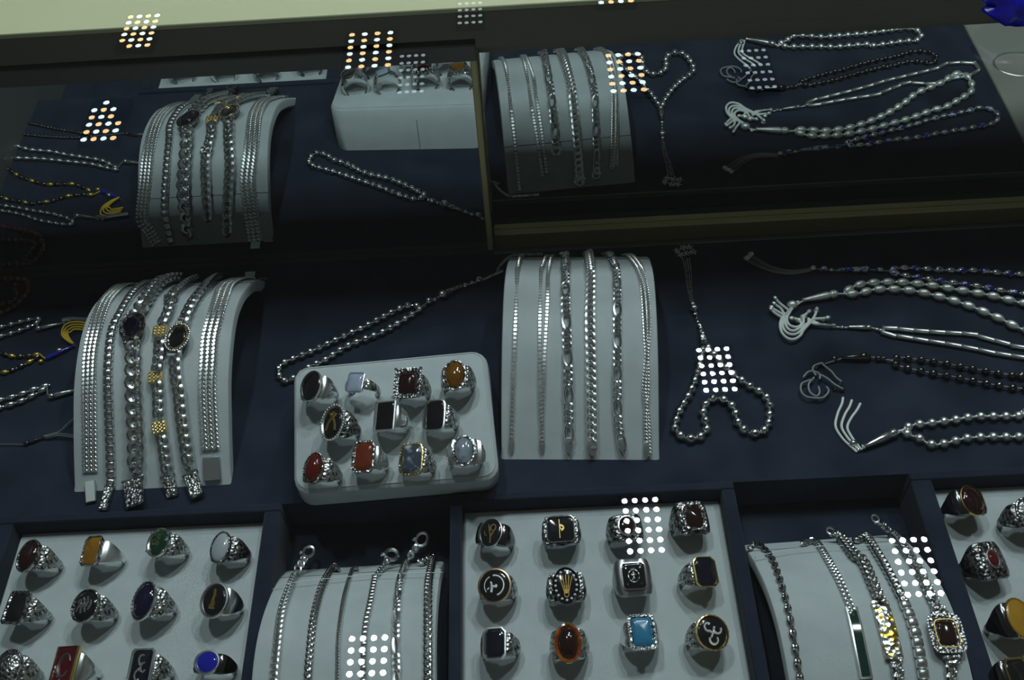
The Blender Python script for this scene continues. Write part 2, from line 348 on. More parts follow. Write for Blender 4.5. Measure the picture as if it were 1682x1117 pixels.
# ------------------------------------------------------------------ suede arches that carry chains and bracelets
PROF0 = [(-17.2, 0), (-15.7, 1.12), (-14.1, 2.22), (-12.1, 3.4), (-10.0, 4.05), (-8.0, 4.2), (-6.2, 3.75), (-4.5, 2.8), (-2.8, 1.5), (-1.5, 0)]
PROF = [(v.x, v.y) for v in smooth_path([Vector((a, b, 0)) for a, b in PROF0], 0.35)]
PLEN = [0.0]
for i in range(1, len(PROF)): PLEN.append(PLEN[-1] + math.dist(PROF[i], PROF[i-1]))
class Stand:
    def __init__(s, cx, dy, z0, w, yaw):
        s.c = Vector((cx, dy, z0)); s.w = w; s.yaw = yaw
        s.R = Matrix.Rotation(yaw, 3, 'Z'); s.Ri = s.R.inverted(); s.piv = Vector((0, -9.3, 0)); s.z0 = z0
    def loc(s, p): return s.Ri @ (p - s.c - s.piv) + s.piv
    def glob(s, p): return s.R @ (p - s.piv) + s.piv + s.c
    def at(s, lat, l, d=0.0):             # lateral, arc length from the front edge, offset
        l = min(max(l, 0.0), PLEN[-1] - 1e-4); j = 0
        while j < len(PLEN) - 2 and PLEN[j + 1] < l: j += 1
        u = (l - PLEN[j])/(PLEN[j + 1] - PLEN[j])
        y = PROF[j][0]*(1-u) + PROF[j+1][0]*u; z = PROF[j][1]*(1-u) + PROF[j+1][1]*u
        def nrm(k):
            a = PROF[max(0, k-1)]; b = PROF[min(len(PROF)-1, k+1)]; v = Vector((0, -(b[1]-a[1]), b[0]-a[0])); return v.normalized()
        n = nrm(j).lerp(nrm(j + 1), u).normalized()
        return s.glob(Vector((lat, y, z)) + n*d), s.R @ n
    def hit(s, px, py):                   # pixel -> (lateral, arc length)
        o = s.loc(CAM); d = s.Ri @ ray(px, py); best = None
        for j in range(len(PROF) - 1):
            (y0, z0), (y1, z1) = PROF[j], PROF[j + 1]
            den = d.y*(z1 - z0) - d.z*(y1 - y0)
            if abs(den) < 1e-9: continue
            t = ((y0 - o.y)*(z1 - z0) - (z0 - o.z)*(y1 - y0))/den
            q = o + d*t
            u = ((q.y - y0)*(y1 - y0) + (q.z - z0)*(z1 - z0))/((y1 - y0)**2 + (z1 - z0)**2)
            if -1e-6 <= u <= 1 + 1e-6 and t > 0 and (best is None or t < best[0]): best = (t, q.x, PLEN[j] + u*(PLEN[j+1] - PLEN[j]))
        return (best[1], best[2]) if best else None
    def build(s, label):
        base = s.glob(Vector((0, -9.3, 0)))
        r = empty('jewellery_bust', base, label, 'display stand')
        L = []; hw = s.w/2; b = 0.16; th = 0.75
        for k in range(len(PROF)):
            l = PLEN[k]; cs = [(-hw + b, 0), (hw - b, 0), (hw - b*0.3, -b*0.3), (hw, -b), (hw, -th + b), (hw - b, -th), (-hw + b, -th), (-hw, -th + b), (-hw, -b), (-hw + b*0.3, -b*0.3)]
            lp = []
            for lat, d in cs:
                p, n = s.at(lat, l, d)
                if k == 0 or k == len(PROF) - 1: p.z = s.z0
                p.z = max(p.z, s.z0); lp.append(p)
            L.append(lp)
        part('arch', loft(L), 'pad', r)
        P = [s.at(-hw + 0.02 + s.w*q/12*0.997, PLEN[-1] - (3.3 if s.z0 == 0 else 1.6), 0.0)[0] for q in range(13)]
        part('seam', tube(P, 0.035, 5), 'seam', r)
        return r
ST_L = Stand(-22.05, -0.35, 0, 9.0, math.radians(0.0))
ST_C = Stand(2.75, 0.15, 0, 8.95, math.radians(-3.6))
ST_D = Stand(-9.95, -20.25, LOW_Z, 8.9, math.radians(1.0))
ST_E = Stand(15.4, -19.95, LOW_Z, 8.6, math.radians(1.5))
ST_L.build('grey suede arch carrying heavy bracelets with black oval stones')
ST_C.build('grey suede arch carrying plain silver neck chains')
ST_D.build('grey suede arch carrying slim silver bracelets between two ring trays')
ST_E.build('grey suede arch carrying the bracelets with green and red inlay')

# ------------------------------------------------------------------ chains
def link_meshes(kind, w, wire, m):
    hw = w/2
    def mk(g): return mesh('link', g, m, True, 50)
    def tor(fx, deg, wr=1.0, pre=0.0, nu=12, nv=6):   # oval ring turned about the run of the chain, keeping its full width
        c = math.cos(math.radians(deg)); wi = wire*wr
        return xf(torus(hw*fx, (hw - wi)/max(0.35, c), wi, nu, nv), Matrix.Rotation(math.radians(deg), 4, 'X') @ Matrix.Rotation(math.radians(pre), 4, 'Z'))
    if kind == 'curb':   return [mk(tor(0.86, 26, 1, 16))], w*0.66
    if kind == 'dense':  return [mk(tor(0.72, 40, 1, 24, 10)), mk(tor(0.72, -22, 1, -20, 10))], w*0.40
    if kind == 'cable':  return [mk(tor(1.25, 8)), mk(xf(torus(hw*1.25, hw - wire, wire, 12, 6), Matrix.Rotation(math.radians(80), 4, 'X')))], w*0.95
    if kind == 'box':    return [mk(merge([bbox(-w*.455, w*.455, -hw, hw, -hw*.7, hw*.7, w*.16)]))], w*0.96
    if kind == 'rope':   return [mk(tor(0.62, 40, 1, 38, 10, 5))], w*0.50
    if kind == 'figaro':
        s = mk(tor(0.86, 26, 1, 14)); l = mk(tor(1.9, 14, 1.1, 4, 14))
        return [s, s, s, l], w*0.66
def run_chain(root, fr, kind, w, wire, m, stuff=False, gaps=()):
    """fr: list of (position, normal) at even 0.02 cm steps; one object per link, or one joined part for very fine chain"""
    tot = (len(fr) - 1)*0.02; mes, pitch = link_meshes(kind, w, wire, m); d = 0.0; k = 0; acc = []
    prevlong = False
    while d < tot:
        me = mes[k % len(mes)]; long = (kind == 'figaro' and k % 4 == 3)
        if long: d += w*0.5
        i = min(len(fr) - 1, int(d/0.02)); a = fr[max(0, i - 4)][0]; b = fr[min(len(fr) - 1, i + 4)][0]
        if not any(g0 <= d <= g1 for g0, g1 in gaps) and (b - a).length > 1e-5:
            mw = frame(fr[i][0], b - a, fr[i][1])
            if stuff: acc.append(mw)
            else: inst('link', me, root, mw)
        d += pitch + (w*0.5 if long else 0); k += 1
    if stuff:
        base = [([Vector(v.co)/S for v in me.vertices], [tuple(p.vertices) for p in me.polygons]) for me in mes]
        o = part('chain_links', merge([xf(base[i % len(base)], mw) for i, mw in enumerate(acc)]), m, root); o['kind'] = 'stuff'
def path_frames(st, pts, r, back=None, tail=()):
    """pts: pixels from the back/top towards the front; back: arc length to which it runs on over the back; tail: pixels on the floor"""
    hs = []
    for p in pts:
        h = st.hit(*p)
        if h: hs.append(h)
    P = []
    if back is not None and hs:
        lat, l = hs[0]; n = max(2, int((back[1] - l)/1.2))
        for i in range(n, 0, -1): P.append(st.at(lat + (back[0] - lat)*i/n, l + (back[1] - l)*i/n, r))
    for lat, l in hs: P.append(st.at(lat, l, r))
    if pts[-1][1] > H and hs:             # runs out of the photograph: carry it on to the front edge of the arch
        lat, l = hs[-1]
        while l > 1.8:
            l -= 1.2; P.append(st.at(lat, l, r))
    for p in tail: P.append((pix(p[0], p[1], st.z0 + r), Vector((0, 0, 1))))
    pos = [a for a, b in P]; D = smooth_path(pos, 0.02)
    out = []
    tot = 0; seg = [0]
    for i in range(1, len(pos)): seg.append(seg[-1] + (pos[i] - pos[i-1]).length)
    for i, p in enumerate(D):
        s = seg[-1]*i/(len(D) - 1); j = 0
        while j < len(seg) - 2 and seg[j + 1] < s: j += 1
        u = (s - seg[j])/max(1e-6, seg[j+1] - seg[j]); n = P[j][1].lerp(P[j+1][1], min(1, max(0, u))).normalized()
        out.append((p, n))
    return out
def fr_at(fr, p=None, frac=None, px=None):
    if px is not None:                    # frame whose image lies nearest to a pixel
        def sc(q):
            d = q - CAM; z = d.dot(FW); return (W/2 + F*d.dot(RT)/z - px[0])**2 + (H/2 - F*d.dot(UP)/z - px[1])**2
        i = min(range(0, len(fr), 3), key=lambda k: sc(fr[k][0]))
    else: i = int(frac*(len(fr) - 1))
    a = fr[max(0, i - 10)][0]; b = fr[min(len(fr) - 1, i + 10)][0]
    return i*0.02, frame(fr[i][0], b - a, fr[i][1])
def clasp_block(root, mw, l, w, t, m, hinge=True):
    c = part('clasp', xf(bbox(-l/2, l/2, -w/2, w/2, -t/2, t/2, min(t, w)*0.22), mw), m, root)
    if hinge: part('hinge', xf(merge([xf(lathe([(-w*.62, t*.2), (-w*.58, t*.3), (w*.58, t*.3), (w*.62, t*.2)], 8), Matrix.Translation((-l/2 - t*.2, 0, 0)) @ Matrix.Rotation(math.pi/2, 4, 'Z'))]), mw), 'silver', c)
    return c
def lobster(root, mw, s, m='silver_bright'):
    g = merge([torus(s*.42, s*.34, s*.11, 14, 6), xf(ball(s*.22, s*.2, s*.16, 8, 5), Matrix.Translation((-s*.58, 0, 0))), xf(torus(s*.2, s*.2, s*.06, 10, 5), Matrix.Translation((-s*.88, 0, 0)) @ Matrix.Rotation(math.radians(70), 4, 'X')),
               xf(bbox(-s*.12, s*.12, -s*.07, s*.07, -s*.07, s*.07, s*.03), Matrix.Translation((-s*.3, s*.42, 0)))])
    return part('clasp', xf(g, mw), m, root)
def tip_clasp(root, mw, l, w, m='silver_bright'):
    lp = lambda x, h, t: [(x, -h, -t), (x, h, -t), (x, h, t), (x, -h, t)]
    return part('clasp', xf(loft([lp(-l/2, w*.3, .04), lp(-l*.4, w/2, .07), (lp(l*.1, w/2, .07)), lp(l/2, w*.12, .04)]), mw), m, root)
def woven(root, fr, w, cols, m, pitch=0.25):
    n = int(len(fr)*0.02/pitch); acc = []
    cw = w/cols
    for k in range(n):
        i = int(k*pitch/0.02); a = fr[max(0, i - 6)][0]; b = fr[min(len(fr) - 1, i + 6)][0]
        mw = frame(fr[i][0], b - a, fr[i][1])
        for c in range(cols):
            for sgn in (-1, 1):
                y = -w/2 + cw*(c + 0.5) + sgn*cw*0.24
                acc.append(xf(bbox(-0.09, 0.09, -cw*0.40, cw*0.40, -0.05, 0.05, 0.025), mw @ Matrix.Translation((0, y, 0)) @ Matrix.Rotation(-sgn*math.radians(40), 4, 'Z') @ Matrix.Rotation(math.radians(12), 4, 'Y') @ Matrix.Rotation(sgn*math.radians(17), 4, 'X')))
    o = part('woven_mesh', merge(acc), m, root); o['kind'] = 'stuff'; return o

# ------------------------------------------------------------------ settings and stones, in a local frame (z up, centre at the origin)
def outline(kind, a, b, n=36):
    P = []
    if kind in ('oval', 'round'):
        return [(a*math.cos(2*math.pi*i/n), b*math.sin(2*math.pi*i/n)) for i in range(n)]
    if kind == 'cushion':
        for i in range(n):
            t = 2*math.pi*i/n; c, s = math.cos(t), math.sin(t); e = 0.42
            P.append((a*math.copysign(abs(c)**e, c), b*math.copysign(abs(s)**e, s)))
        return P
    k = {'rect': 0.06, 'octagon': 0.36, 'softrect': 0.2}[kind]*min(a, b); out = []
    C = [(a, b - k), (a - k, b), (-a + k, b), (-a, b - k), (-a, -b + k), (-a + k, -b), (a - k, -b), (a, -b + k)]
    for i in range(8):
        p, q = C[i], C[(i + 1) % 8]; m = 1 if i % 2 == 0 else 6
        for j in range(m): out.append((p[0] + (q[0] - p[0])*j/m, p[1] + (q[1] - p[1])*j/m))
    return out
def lp(o, sc, z, inset=0.0):
    a = max(x for x, y in o); b = max(y for x, y in o)
    return [(x*sc*(a - inset)/a, y*sc*(b - inset)/b, z) for x, y in o]
def g_bezel(o, h, rim):                   # wall from -h to 0, rim that rises a little and steps in to the stone
    return loft([lp(o, 0.80, -h), lp(o, 0.97, -h*0.35), lp(o, 1.0, -0.03), lp(o, 0.985, 0.05, 0.0), lp(o, 1.0, 0.06, rim*0.6), lp(o, 1.0, 0.0, rim), lp(o, 1.0, -0.08, rim*1.02)], True, True)
def g_stone(o, rim, cut, hd):
    if cut == 'cab':
        L = []
        for k in range(7):
            t = math.pi/2*k/7; L.append(lp(o, math.cos(t), hd*math.sin(t) - 0.03, rim))
        L.append(lp(o, 0.02, hd - 0.03, rim)); return loft(L)
    if cut == 'step':
        return loft([lp(o, 1.0, -0.05, rim), lp(o, 1.0, 0.02, rim), lp(o, 0.86, 0.02 + hd*0.7, rim), lp(o, 0.74, 0.02 + hd, rim)])
    return loft([lp(o, 1.0, -0.05, rim), lp(o, 1.0, 0.0, rim), lp(o, 0.94, hd*0.6, rim), lp(o, 0.86, hd, rim)])
def arc(cx, cy, r, a0, a1, n=10): return [(cx + r*math.cos(math.radians(a0 + (a1 - a0)*i/n)), cy + r*math.sin(math.radians(a0 + (a1 - a0)*i/n))) for i in range(n + 1)]
STARP = [(0.16*(1 if i % 2 == 0 else 0.42)*math.cos(math.radians(90 + 36*i)), 0.16*(1 if i % 2 == 0 else 0.42)*math.sin(math.radians(90 + 36*i))) for i in range(11)]
STROKES = {
    'swords': [([(-.55, -.62), (-.36, -.1), (-.05, .28), (.42, .62)], .15), ([(.55, -.62), (.36, -.1), (.05, .28), (-.42, .62)], .15), ([(-.2, .5), (0, .72), (.2, .5)], .12)],
    'crown': [([(-.16, -.5), (-.52, .52)], .055), ([(-.08, -.5), (-.28, .62)], .055), ([(0, -.5), (0, .66)], .055), ([(.08, -.5), (.28, .62)], .055), ([(.16, -.5), (.52, .52)], .055), (arc(0, -.52, .2, 0, 360), .055), ([(-.3, -.05), (.3, -.05)], .04), ([(-.2, -.34), (.2, -.34)], .06)],
    'crescents': [(arc(-.28, .36, .27, 50, 300), .1), (arc(.38, .16, .27, 130, 380), .1), (arc(-.02, -.5, .3, 150, 390), .09), ([(-.22, .08), (-.04, -.06), (-.2, -.36)], .1), ([(-.04, -.06), (.2, -.02)], .1)],
    'cresrect': [(arc(.0, .5, .3, 40, 310), .1), (arc(.35, -.02, .3, 60, 330), .1), (arc(-.15, -.5, .32, 40, 310), .1), ([(-.2, .2), (.0, .06), (.1, -.1)], .08), ([(-.3, -.2), (-.05, -.05)], .08)],
    'letter': [([(-.3, .62), (-.12, .1), (.06, -.3), (.14, -.85)], .075), (arc(.2, .42, .26, -60, 270), .08), ([(.32, .2), (.2, -.1), (.06, -.3)], .075), ([(-.62, .1), (-.56, -.2), (-.34, -.28)], .05)],
    'note': [([(-.1, .88), (-.1, -.85)], .06), ([(-.1, .3), (.0, .34), (.2, .2), (.24, .0), (.05, -.18)], .13), (arc(.1, .12, .16, 0, 360), .1)],
    'flag': [(arc(.05, .1, .62, 20, 330), .07), (arc(.12, .05, .5, 60, 300), .03), ([(p[0] - .05, p[1]*1.0 - .78) for p in STARP], .05)],
    'figure': [([(.0, .75), (.02, .3), (-.08, -.1), (.0, -.6)], .14), ([(.0, .45), (.2, .2)], .1), ([(-.1, -.2), (-.28, -.5), (.25, -.55)], .1), ([(.05, .0), (.16, -.4)], .09)],
    'floral': [([(-.55, .1), (-.4, .35), (-.25, .1), (-.4, -.2), (-.5, -.5)], .09), ([(-.2, .5), (.05, .2), (-.1, -.2), (-.05, -.6)], .09), ([(.15, .6), (.35, .2), (.2, -.1), (.3, -.5)], .09), ([(.55, .4), (.62, 0), (.5, -.3)], .08), ([(-.5, -.15), (.55, -.05)], .05)],
    'horse': [(arc(0, 0, .72, -70, 100), .09), (arc(0, 0, .72, 120, 220), .06), ([(-.25, .25), (-.15, -.05), (-.2, -.5)], .12), ([(-.25, -.02), (.2, -.1), (.12, .05)], .12), ([(-.35, -.15), (-.5, -.3)], .08)],
    'lion': [(arc(0, 0, .55, 0, 360, 16), .08), ([(-.25, .62), (.25, .62)], .1), ([(0, .35), (.0, -.4)], .12), ([(-.25, .15), (0, 0), (.25, .15)], .09), ([(-.2, -.35), (0, -.2), (.2, -.35)], .08), (arc(-.72, -.72, .06, 0, 360), .07), (arc(.72, -.72, .06, 0, 360), .07), (arc(-.72, .72, .06, 0, 360), .07), (arc(.72, .72, .06, 0, 360), .07)],
    'script': [([(.05, .75), (.0, .45)], .05), ([(-.15, .5), (-.05, .1), (.12, .15), (.05, -.1), (-.1, -.2)], .05)],
    'gleam': [(arc(-.4, .0, .22, 30, 330), .06), (arc(.12, .5, .2, 30, 330), .06), (arc(.1, -.12, .16, 0, 360), .05)],  # gleams on the green stone, put in as raised strokes
}
def g_motif(name, a, b, z, dome=0.0):
    gs = []; sc = min(a, b)
    for pts, r in STROKES[name]:
        P = []
        for x, y in pts:
            h = z + dome*(math.sqrt(max(0, 1 - min(1, x*x + y*y))) - 1)
            P.append(Vector((x*a, y*b, h)))
        gs.append(tube(smooth_path(P, 0.05), r*sc*0.95, 6))
    return merge(gs)
def beads_on(o, r, k, z, sc=1.0):
    L = [0.0]
    n = len(o)
    for i in range(n): L.append(L[-1] + math.dist(o[i], o[(i + 1) % n]))
    out = []
    for q in range(k):
        d = L[-1]*q/k; j = 0
        while L[j + 1] < d: j += 1
        u = (d - L[j])/(L[j+1] - L[j]); p, p2 = o[j], o[(j + 1) % n]
        out.append(xf(ball(r, r, r, 6, 4), Matrix.Translation(((p[0]*(1-u) + p2[0]*u)*sc, (p[1]*(1-u) + p2[1]*u)*sc, z))))
    return merge(out)
def setting(root, mw, shape, a, b, stone, cut='flat', hd=0.1, rim=0.12, h=0.35, metal='silver', beads=None, motif=None, inlay=None, prongs=None, local=False):
    """bezel, stone, and their own pieces; mw puts the local frame where it sits"""
    rim *= 1.3; o = outline(shape, a, b)
    bz = part('bezel', xf(g_bezel(o, h, rim), mw), metal, root, local)
    if beads:                             # (count, radius, material, scale)
        part('beading', xf(beads_on(o, beads[1], beads[0], 0.035, beads[3] if len(beads) > 3 else 0.965), mw), beads[2], bz, local)
    if prongs:
        gs = []
        for ang in prongs[0]:
            x, y = a*math.cos(math.radians(ang)), b*math.sin(math.radians(ang))
            if shape not in ('oval', 'round'):
                k = 0.98/max(abs(x/a), abs(y/b)); x *= k; y *= k
            gs.append(xf(ball(prongs[1], prongs[1], prongs[1]*1.3, 8, 5), Matrix.Translation((x*.95, y*.95, 0.03))))
        part('prong', xf(merge(gs), mw), prongs[2], bz, local)
    oi = [(x, y) for x, y in o]
    if stone:
        st = part('stone', xf(g_stone(oi, rim, cut, hd), mw), stone, root, local, True, 28 if cut != 'cab' else 60)
        ai, bi = a - rim, b - rim
        if motif:
            part('motif', xf(g_motif(motif[0], ai*.92, bi*.92, (hd - 0.03 if cut == 'cab' else hd) + 0.01, hd if cut == 'cab' else 0), mw), motif[1], st, local)
        if inlay:                         # ring of small stones set in the main stone: (count, radius, material, scale)
            part('inlay', xf(beads_on(outline(shape, ai, bi), inlay[1], inlay[0], hd*0.75 if cut != 'cab' else hd*0.45, inlay[3]), mw), inlay[2], st, local)
    return bz

# ------------------------------------------------------------------ rings
def g_band(wt, wb, tt, tb, Ri=0.86, ridge=0.0, nr=0):
    L = []; n = 44
    for i in range(n):
        a = 2*math.pi*i/n                 # 0 = top
        u = min(a, 2*math.pi - a); s = math.exp(-((u - 0.66)/0.42)**2)
        s2 = min(1.0, max(0.0, (1.9 - u)/1.35)); s2 = s2*s2*(3 - 2*s2); w = (wb + (wt - wb)*s2)/2; t = tb + (tt - tb)*s
        if nr and 0.35 < u < 1.6: t += ridge*math.cos(a*nr)
        ro = Ri + t; l = []
        for y, r in ((-w*.8, Ri), (-w, Ri + t*.35), (-w*.93, Ri + t*.8), (-w*.6, ro), (0, ro + .02), (w*.6, ro), (w*.93, Ri + t*.8), (w, Ri + t*.35), (w*.8, Ri), (0, Ri - .02)):
            l.append((r*math.sin(a), y, r*math.cos(a)))
        L.append(l)
    return loft(L, closed=True)
def ring(px, label, wpx, hpx, shape, stone, base_z=-0.9, lean=0, yaw=0, tilt=10, slope=0.0, band='silver', wt=None, wb=0.42, tt=0.30, ridge=0.0, nr=0, up=0.0, **kw):
    hb = 2.14 + up                        # height of the bezel face above the foot of the band
    R3 = (Matrix.Rotation(math.radians(yaw), 3, 'Z') @ Matrix.Rotation(math.radians(tilt), 3, 'X') @ Matrix.Rotation(math.radians(lean), 3, 'Y'))
    off = R3 @ Vector((0, 0, hb)); z = base_z
    for _ in range(4):
        q = pix(px[0], px[1], z + off.z - 0.35); foot = q - off
        z = base_z + slope*(foot.y + 19.3) if slope else base_z
    foot.z = z - 0.35
    d = q - CAM; s = F/d.dot(FW); el = math.asin(-d.normalized().z)
    a = wpx/s/2/max(0.8, math.cos(math.radians(lean))); b = hpx/s/2/min(1.0, math.sin(el + math.radians(tilt)))
    r = empty('ring', foot, label, 'ring', None, Euler(R3.to_euler()))
    Rc = 1.0; mc = Matrix.Translation((0, 0, Rc))
    part('band', xf(g_band(wt or b*1.55, wb, tt, 0.15, 0.84, ridge, nr), mc), band, r, True, True, 50)
    setting(r, Matrix.Translation((0, 0, hb)), shape, a, b, stone, h=0.42 + up, local=True, **kw)
    return r

# ring tray frames: navy velvet walls round a grey suede pad
def tray(x0, x1, wl, wr, label):
    y1 = SHELF_Y - 0.03; y0 = -37.5; t = 0.5
    r = empty('ring_tray', ((x0 + x1)/2, (y0 + y1)/2, LOW_Z), label, 'tray')
    part('wall', bbox(x0, x1, y1 - t, y1, LOW_Z, 0.2, 0.07), 'velvet', r)
    part('wall', bbox(x0, x1, y0, y0 + t, LOW_Z, 0.2, 0.07), 'velvet', r)
    part('wall', bbox(x0, x0 + wl, y0 + t, y1 - t, LOW_Z, 0.2, 0.07), 'velvet', r)
    part('wall', bbox(x1 - wr, x1, y0 + t, y1 - t, LOW_Z, 0.2, 0.07), 'velvet', r)
    part('pad', bbox(x0 + wl, x1 - wr, y0 + t, y1 - t, LOW_Z + 0.02, -0.9, 0.1), 'pad', r)
tray(-30.3, -14.45, 0.9, 0.9, 'navy velvet tray holding the ring with three silver crescents on a rectangle')
tray(-5.05, 10.55, 0.6, 0.7, 'navy velvet tray holding the turquoise ring and the crown ring')
tray(20.15, 35.0, 1.1, 0.8, 'navy velvet tray holding the yellow stone ring')

# free standing sloped ring block
rb = empty('ring_block', (-8.1, -15, 0), 'sloped grey suede block holding eleven stone rings', 'display block')
def rr(pts, zf, zb, ins=0.0, rad=0.9, n=5):  # rounded rectangle loop over four corners, sloping
    out = []
    for i in range(4):
        p = Vector(pts[i]); a = (Vector(pts[i-1]) - p).normalized(); b = (Vector(pts[(i+1) % 4]) - p).normalized()
        c = p + a*rad + b*rad
        for k in range(n):
            t = math.pi/2*k/(n - 1); q = c - b*(rad - ins)*math.cos(t) - a*(rad - ins)*math.sin(t)
            u = (q.y + 19.4)/8.2; out.append((q.x, q.y, zf + (zb - zf)*u))
    return out
BOT = [(-13.45, -19.25), (-2.3, -18.75), (-2.75, -10.2), (-13.85, -10.85)]
TOP = [(-13.35, -19.55), (-2.2, -19.25), (-2.8, -11.2), (-13.95, -11.75)]
MIDP = [((a[0]*.3 + b[0]*.7), (a[1]*.3 + b[1]*.7)) for a, b in zip(BOT, TOP)]
part('block', loft([rr(BOT, 0, 0, .03), rr(BOT, .06, .06), rr(MIDP, 1.45, 2.45), rr(TOP, 1.82, 3.0), rr(TOP, 1.95, 3.14, .10), rr(TOP, 2.0, 3.2, .24)]), 'pad', rb)
part('piping', tube([Vector(p) for p in rr(TOP, 1.97, 3.17, .2)], 0.07, 6, True), 'pad', rb)
ti = rr(TOP, 1.98, 3.18, 0.2); 
sm = [Vector((-8.1 - 0.25*i*0, -10.72 + 0, 0)) for i in range(1)]
part('seam', tube([Vector((-7.6, -10.50, 0.1)), Vector((-7.62, -10.78, 1.2)), Vector((-7.65, -11.1, 2.3))], 0.03, 5), 'seam', rb)

BZ = dict(base_z=2.0, slope=1.2/8.2, tilt=14)
SLP = 1.2/8.2
def bring(px, label, *a, **k):
    d = dict(base_z=2.0, slope=SLP, tilt=14); d.update(k); return ring(px, label, *a, **d)
def rz(y): return 2.0 + SLP*(y + 19.3)
bring((511, 634), 'silver ring with flat black oval stone, at the corner of the suede block', 38, 50, 'oval', 'black', lean=-16, yaw=-8, hd=.06, rim=.07)
bring((584, 628), 'slim silver ring with pale blue moonstone square', 29, 32, 'softrect', 'moon', lean=-12, yaw=-10, cut='cab', hd=.14, rim=.05, wt=.6, wb=.3, tt=.22, band='oxide', up=-.1)
bring((669, 629), 'square ring with dark red cushion stone inside a brown ornate frame', 46, 49, 'cushion', 'darkred', lean=-10, yaw=-5, cut='cab', hd=.24, rim=.2, metal='oxide_dark', band='oxide', beads=(26, .05, 'silver'), prongs=((45, 135, 225, 315), .1, 'silver'))
bring((747, 616), 'silver ring with domed honey amber oval', 40, 50, 'oval', 'amber', lean=-6, yaw=0, cut='cab', hd=.3, rim=.11, band='oxide', metal='oxide')
bring((546, 694), 'ring with crossed gold swords on a beaded black oval', 42, 59, 'oval', 'black', lean=-18, yaw=-8, hd=.08, rim=.13, band='oxide_dark', beads=(34, .062, 'silver_bright'), motif=('swords', 'gold'), ridge=.03, nr=14)
bring((632, 683), 'ring with flat black rectangle in a bright silver frame', 37, 50, 'rect', 'black', lean=-14, yaw=-4, hd=.03, rim=.1, ridge=.04, nr=10, metal='silver_bright', prongs=((50, 130, 230, 310), .05, 'silver_bright'))
bring((714, 682), 'ring with black cushion stone and triangular engraved shoulders', 37, 51, 'cushion', 'black', lean=-12, yaw=-4, hd=.07, rim=.09, band='oxide', motif=('script', 'navyg'))
bring((515, 769), 'ring with tall domed red carnelian oval', 36, 52, 'oval', 'red', lean=-16, yaw=-8, cut='cab', hd=.36, rim=.08, band='oxide', metal='oxide', beads=(30, .045, 'oxide'))
bring((597, 750), 'ring with orange red rectangular stone in an eight sided frame', 39, 52, 'octagon', 'orange', lean=-12, yaw=-4, cut='step', hd=.1, rim=.12, metal='oxide', band='silver', ridge=.03, nr=8)
bring((676, 754), 'ring with clear crystal with painted pale highlights in a gold tinted frame', 40, 52, 'cushion', 'clear', lean=-10, yaw=-4, cut='step', hd=.12, rim=.1, metal='gold', band='oxide', beads=(30, .05, 'oxide'))
bring((762, 740), 'ring with mottled grey moonstone oval and split wire shoulders', 38, 50, 'oval', 'greyst', lean=-2, yaw=0, cut='cab', hd=.2, rim=.1, band='silver', ridge=.07, nr=22, metal='oxide', wt=1.5)

ring((46, 913), 'ring with a brown domed oval in the tray corner by the side wall', 44, 50, 'oval', 'brownred', lean=-20, yaw=-10, cut='cab', hd=.28, rim=.1, band='oxide', metal='oxide')
ring((150, 905), 'ring with golden tiger eye rectangle and white shoulders', 36, 46, 'octagon', 'tiger', lean=-22, yaw=-6, hd=.06, rim=.08, band='silver_bright', metal='oxide')
ring((260, 891), 'ring with dark green oval stone and four ball prongs', 42, 46, 'oval', 'emerald', lean=-16, yaw=-8, cut='cab', hd=.16, rim=.12, band='oxide', metal='silver', prongs=((40, 140, 220, 320), .11, 'silver'), motif=('gleam', 'gold'))
ring((362, 899), 'ring with milky white oval and dark granulated shoulders', 36, 50, 'oval', 'milky', lean=-18, yaw=-6, cut='cab', hd=.26, rim=.06, band='oxide_dark', metal='oxide_dark', beads=(32, .045, 'oxide'))
ring((26, 998), 'ring with black square stone beside the tray wall', 44, 50, 'softrect', 'black', lean=-20, yaw=-10, hd=.05, rim=.14, band='oxide', metal='oxide')
ring((140, 995), 'round ring covered in black and silver openwork', 52, 52, 'round', 'black', lean=-14, yaw=-10, cut='cab', hd=.2, rim=.08, band='oxide', metal='oxide', motif=('floral', 'silver'))
ring((236, 987), 'large ring with violet blue oval and scrolled silver shoulders', 44, 62, 'oval', 'violet', lean=-20, yaw=-8, hd=.16, cut='step', rim=.09, band='oxide', metal='silver', beads=(26, .06, 'silver'), ridge=.05, nr=12)
ring((352, 986), 'ring with a gold figure on a round black stone', 50, 56, 'round', 'black', lean=-12, yaw=-4, hd=.08, rim=.1, metal='silver_bright', motif=('figure', 'gold'))
ring((12, 1098), 'domed silver filigree ring without a stone', 54, 58, 'oval', 'oxide', lean=-14, yaw=-8, cut='cab', hd=.34, rim=.08, band='oxide', metal='oxide')
ring((104, 1096), 'ring with deep red rectangle, silver crescent and ribbed shoulders', 46, 64, 'rect', 'ruby', lean=-24, yaw=-6, hd=.03, rim=.05, band='silver', ridge=.02, nr=40, metal='gold', motif=('flag', 'smoke'))
ring((231, 1096), 'ring with three silver crescents on a dark rectangle', 44, 58, 'softrect', 'navyg', lean=-16, yaw=-4, hd=.03, rim=.09, metal='silver_bright', band='oxide', ridge=.02, nr=40, motif=('cresrect', 'silver_bright'))
ring((340, 1088), 'smooth dark ring with a sideways sapphire blue oval', 46, 38, 'oval', 'sapphire', lean=-10, yaw=-6, cut='cab', hd=.14, rim=.1, metal='silver_bright', band='gunmetal', wt=1.0, tt=.4)

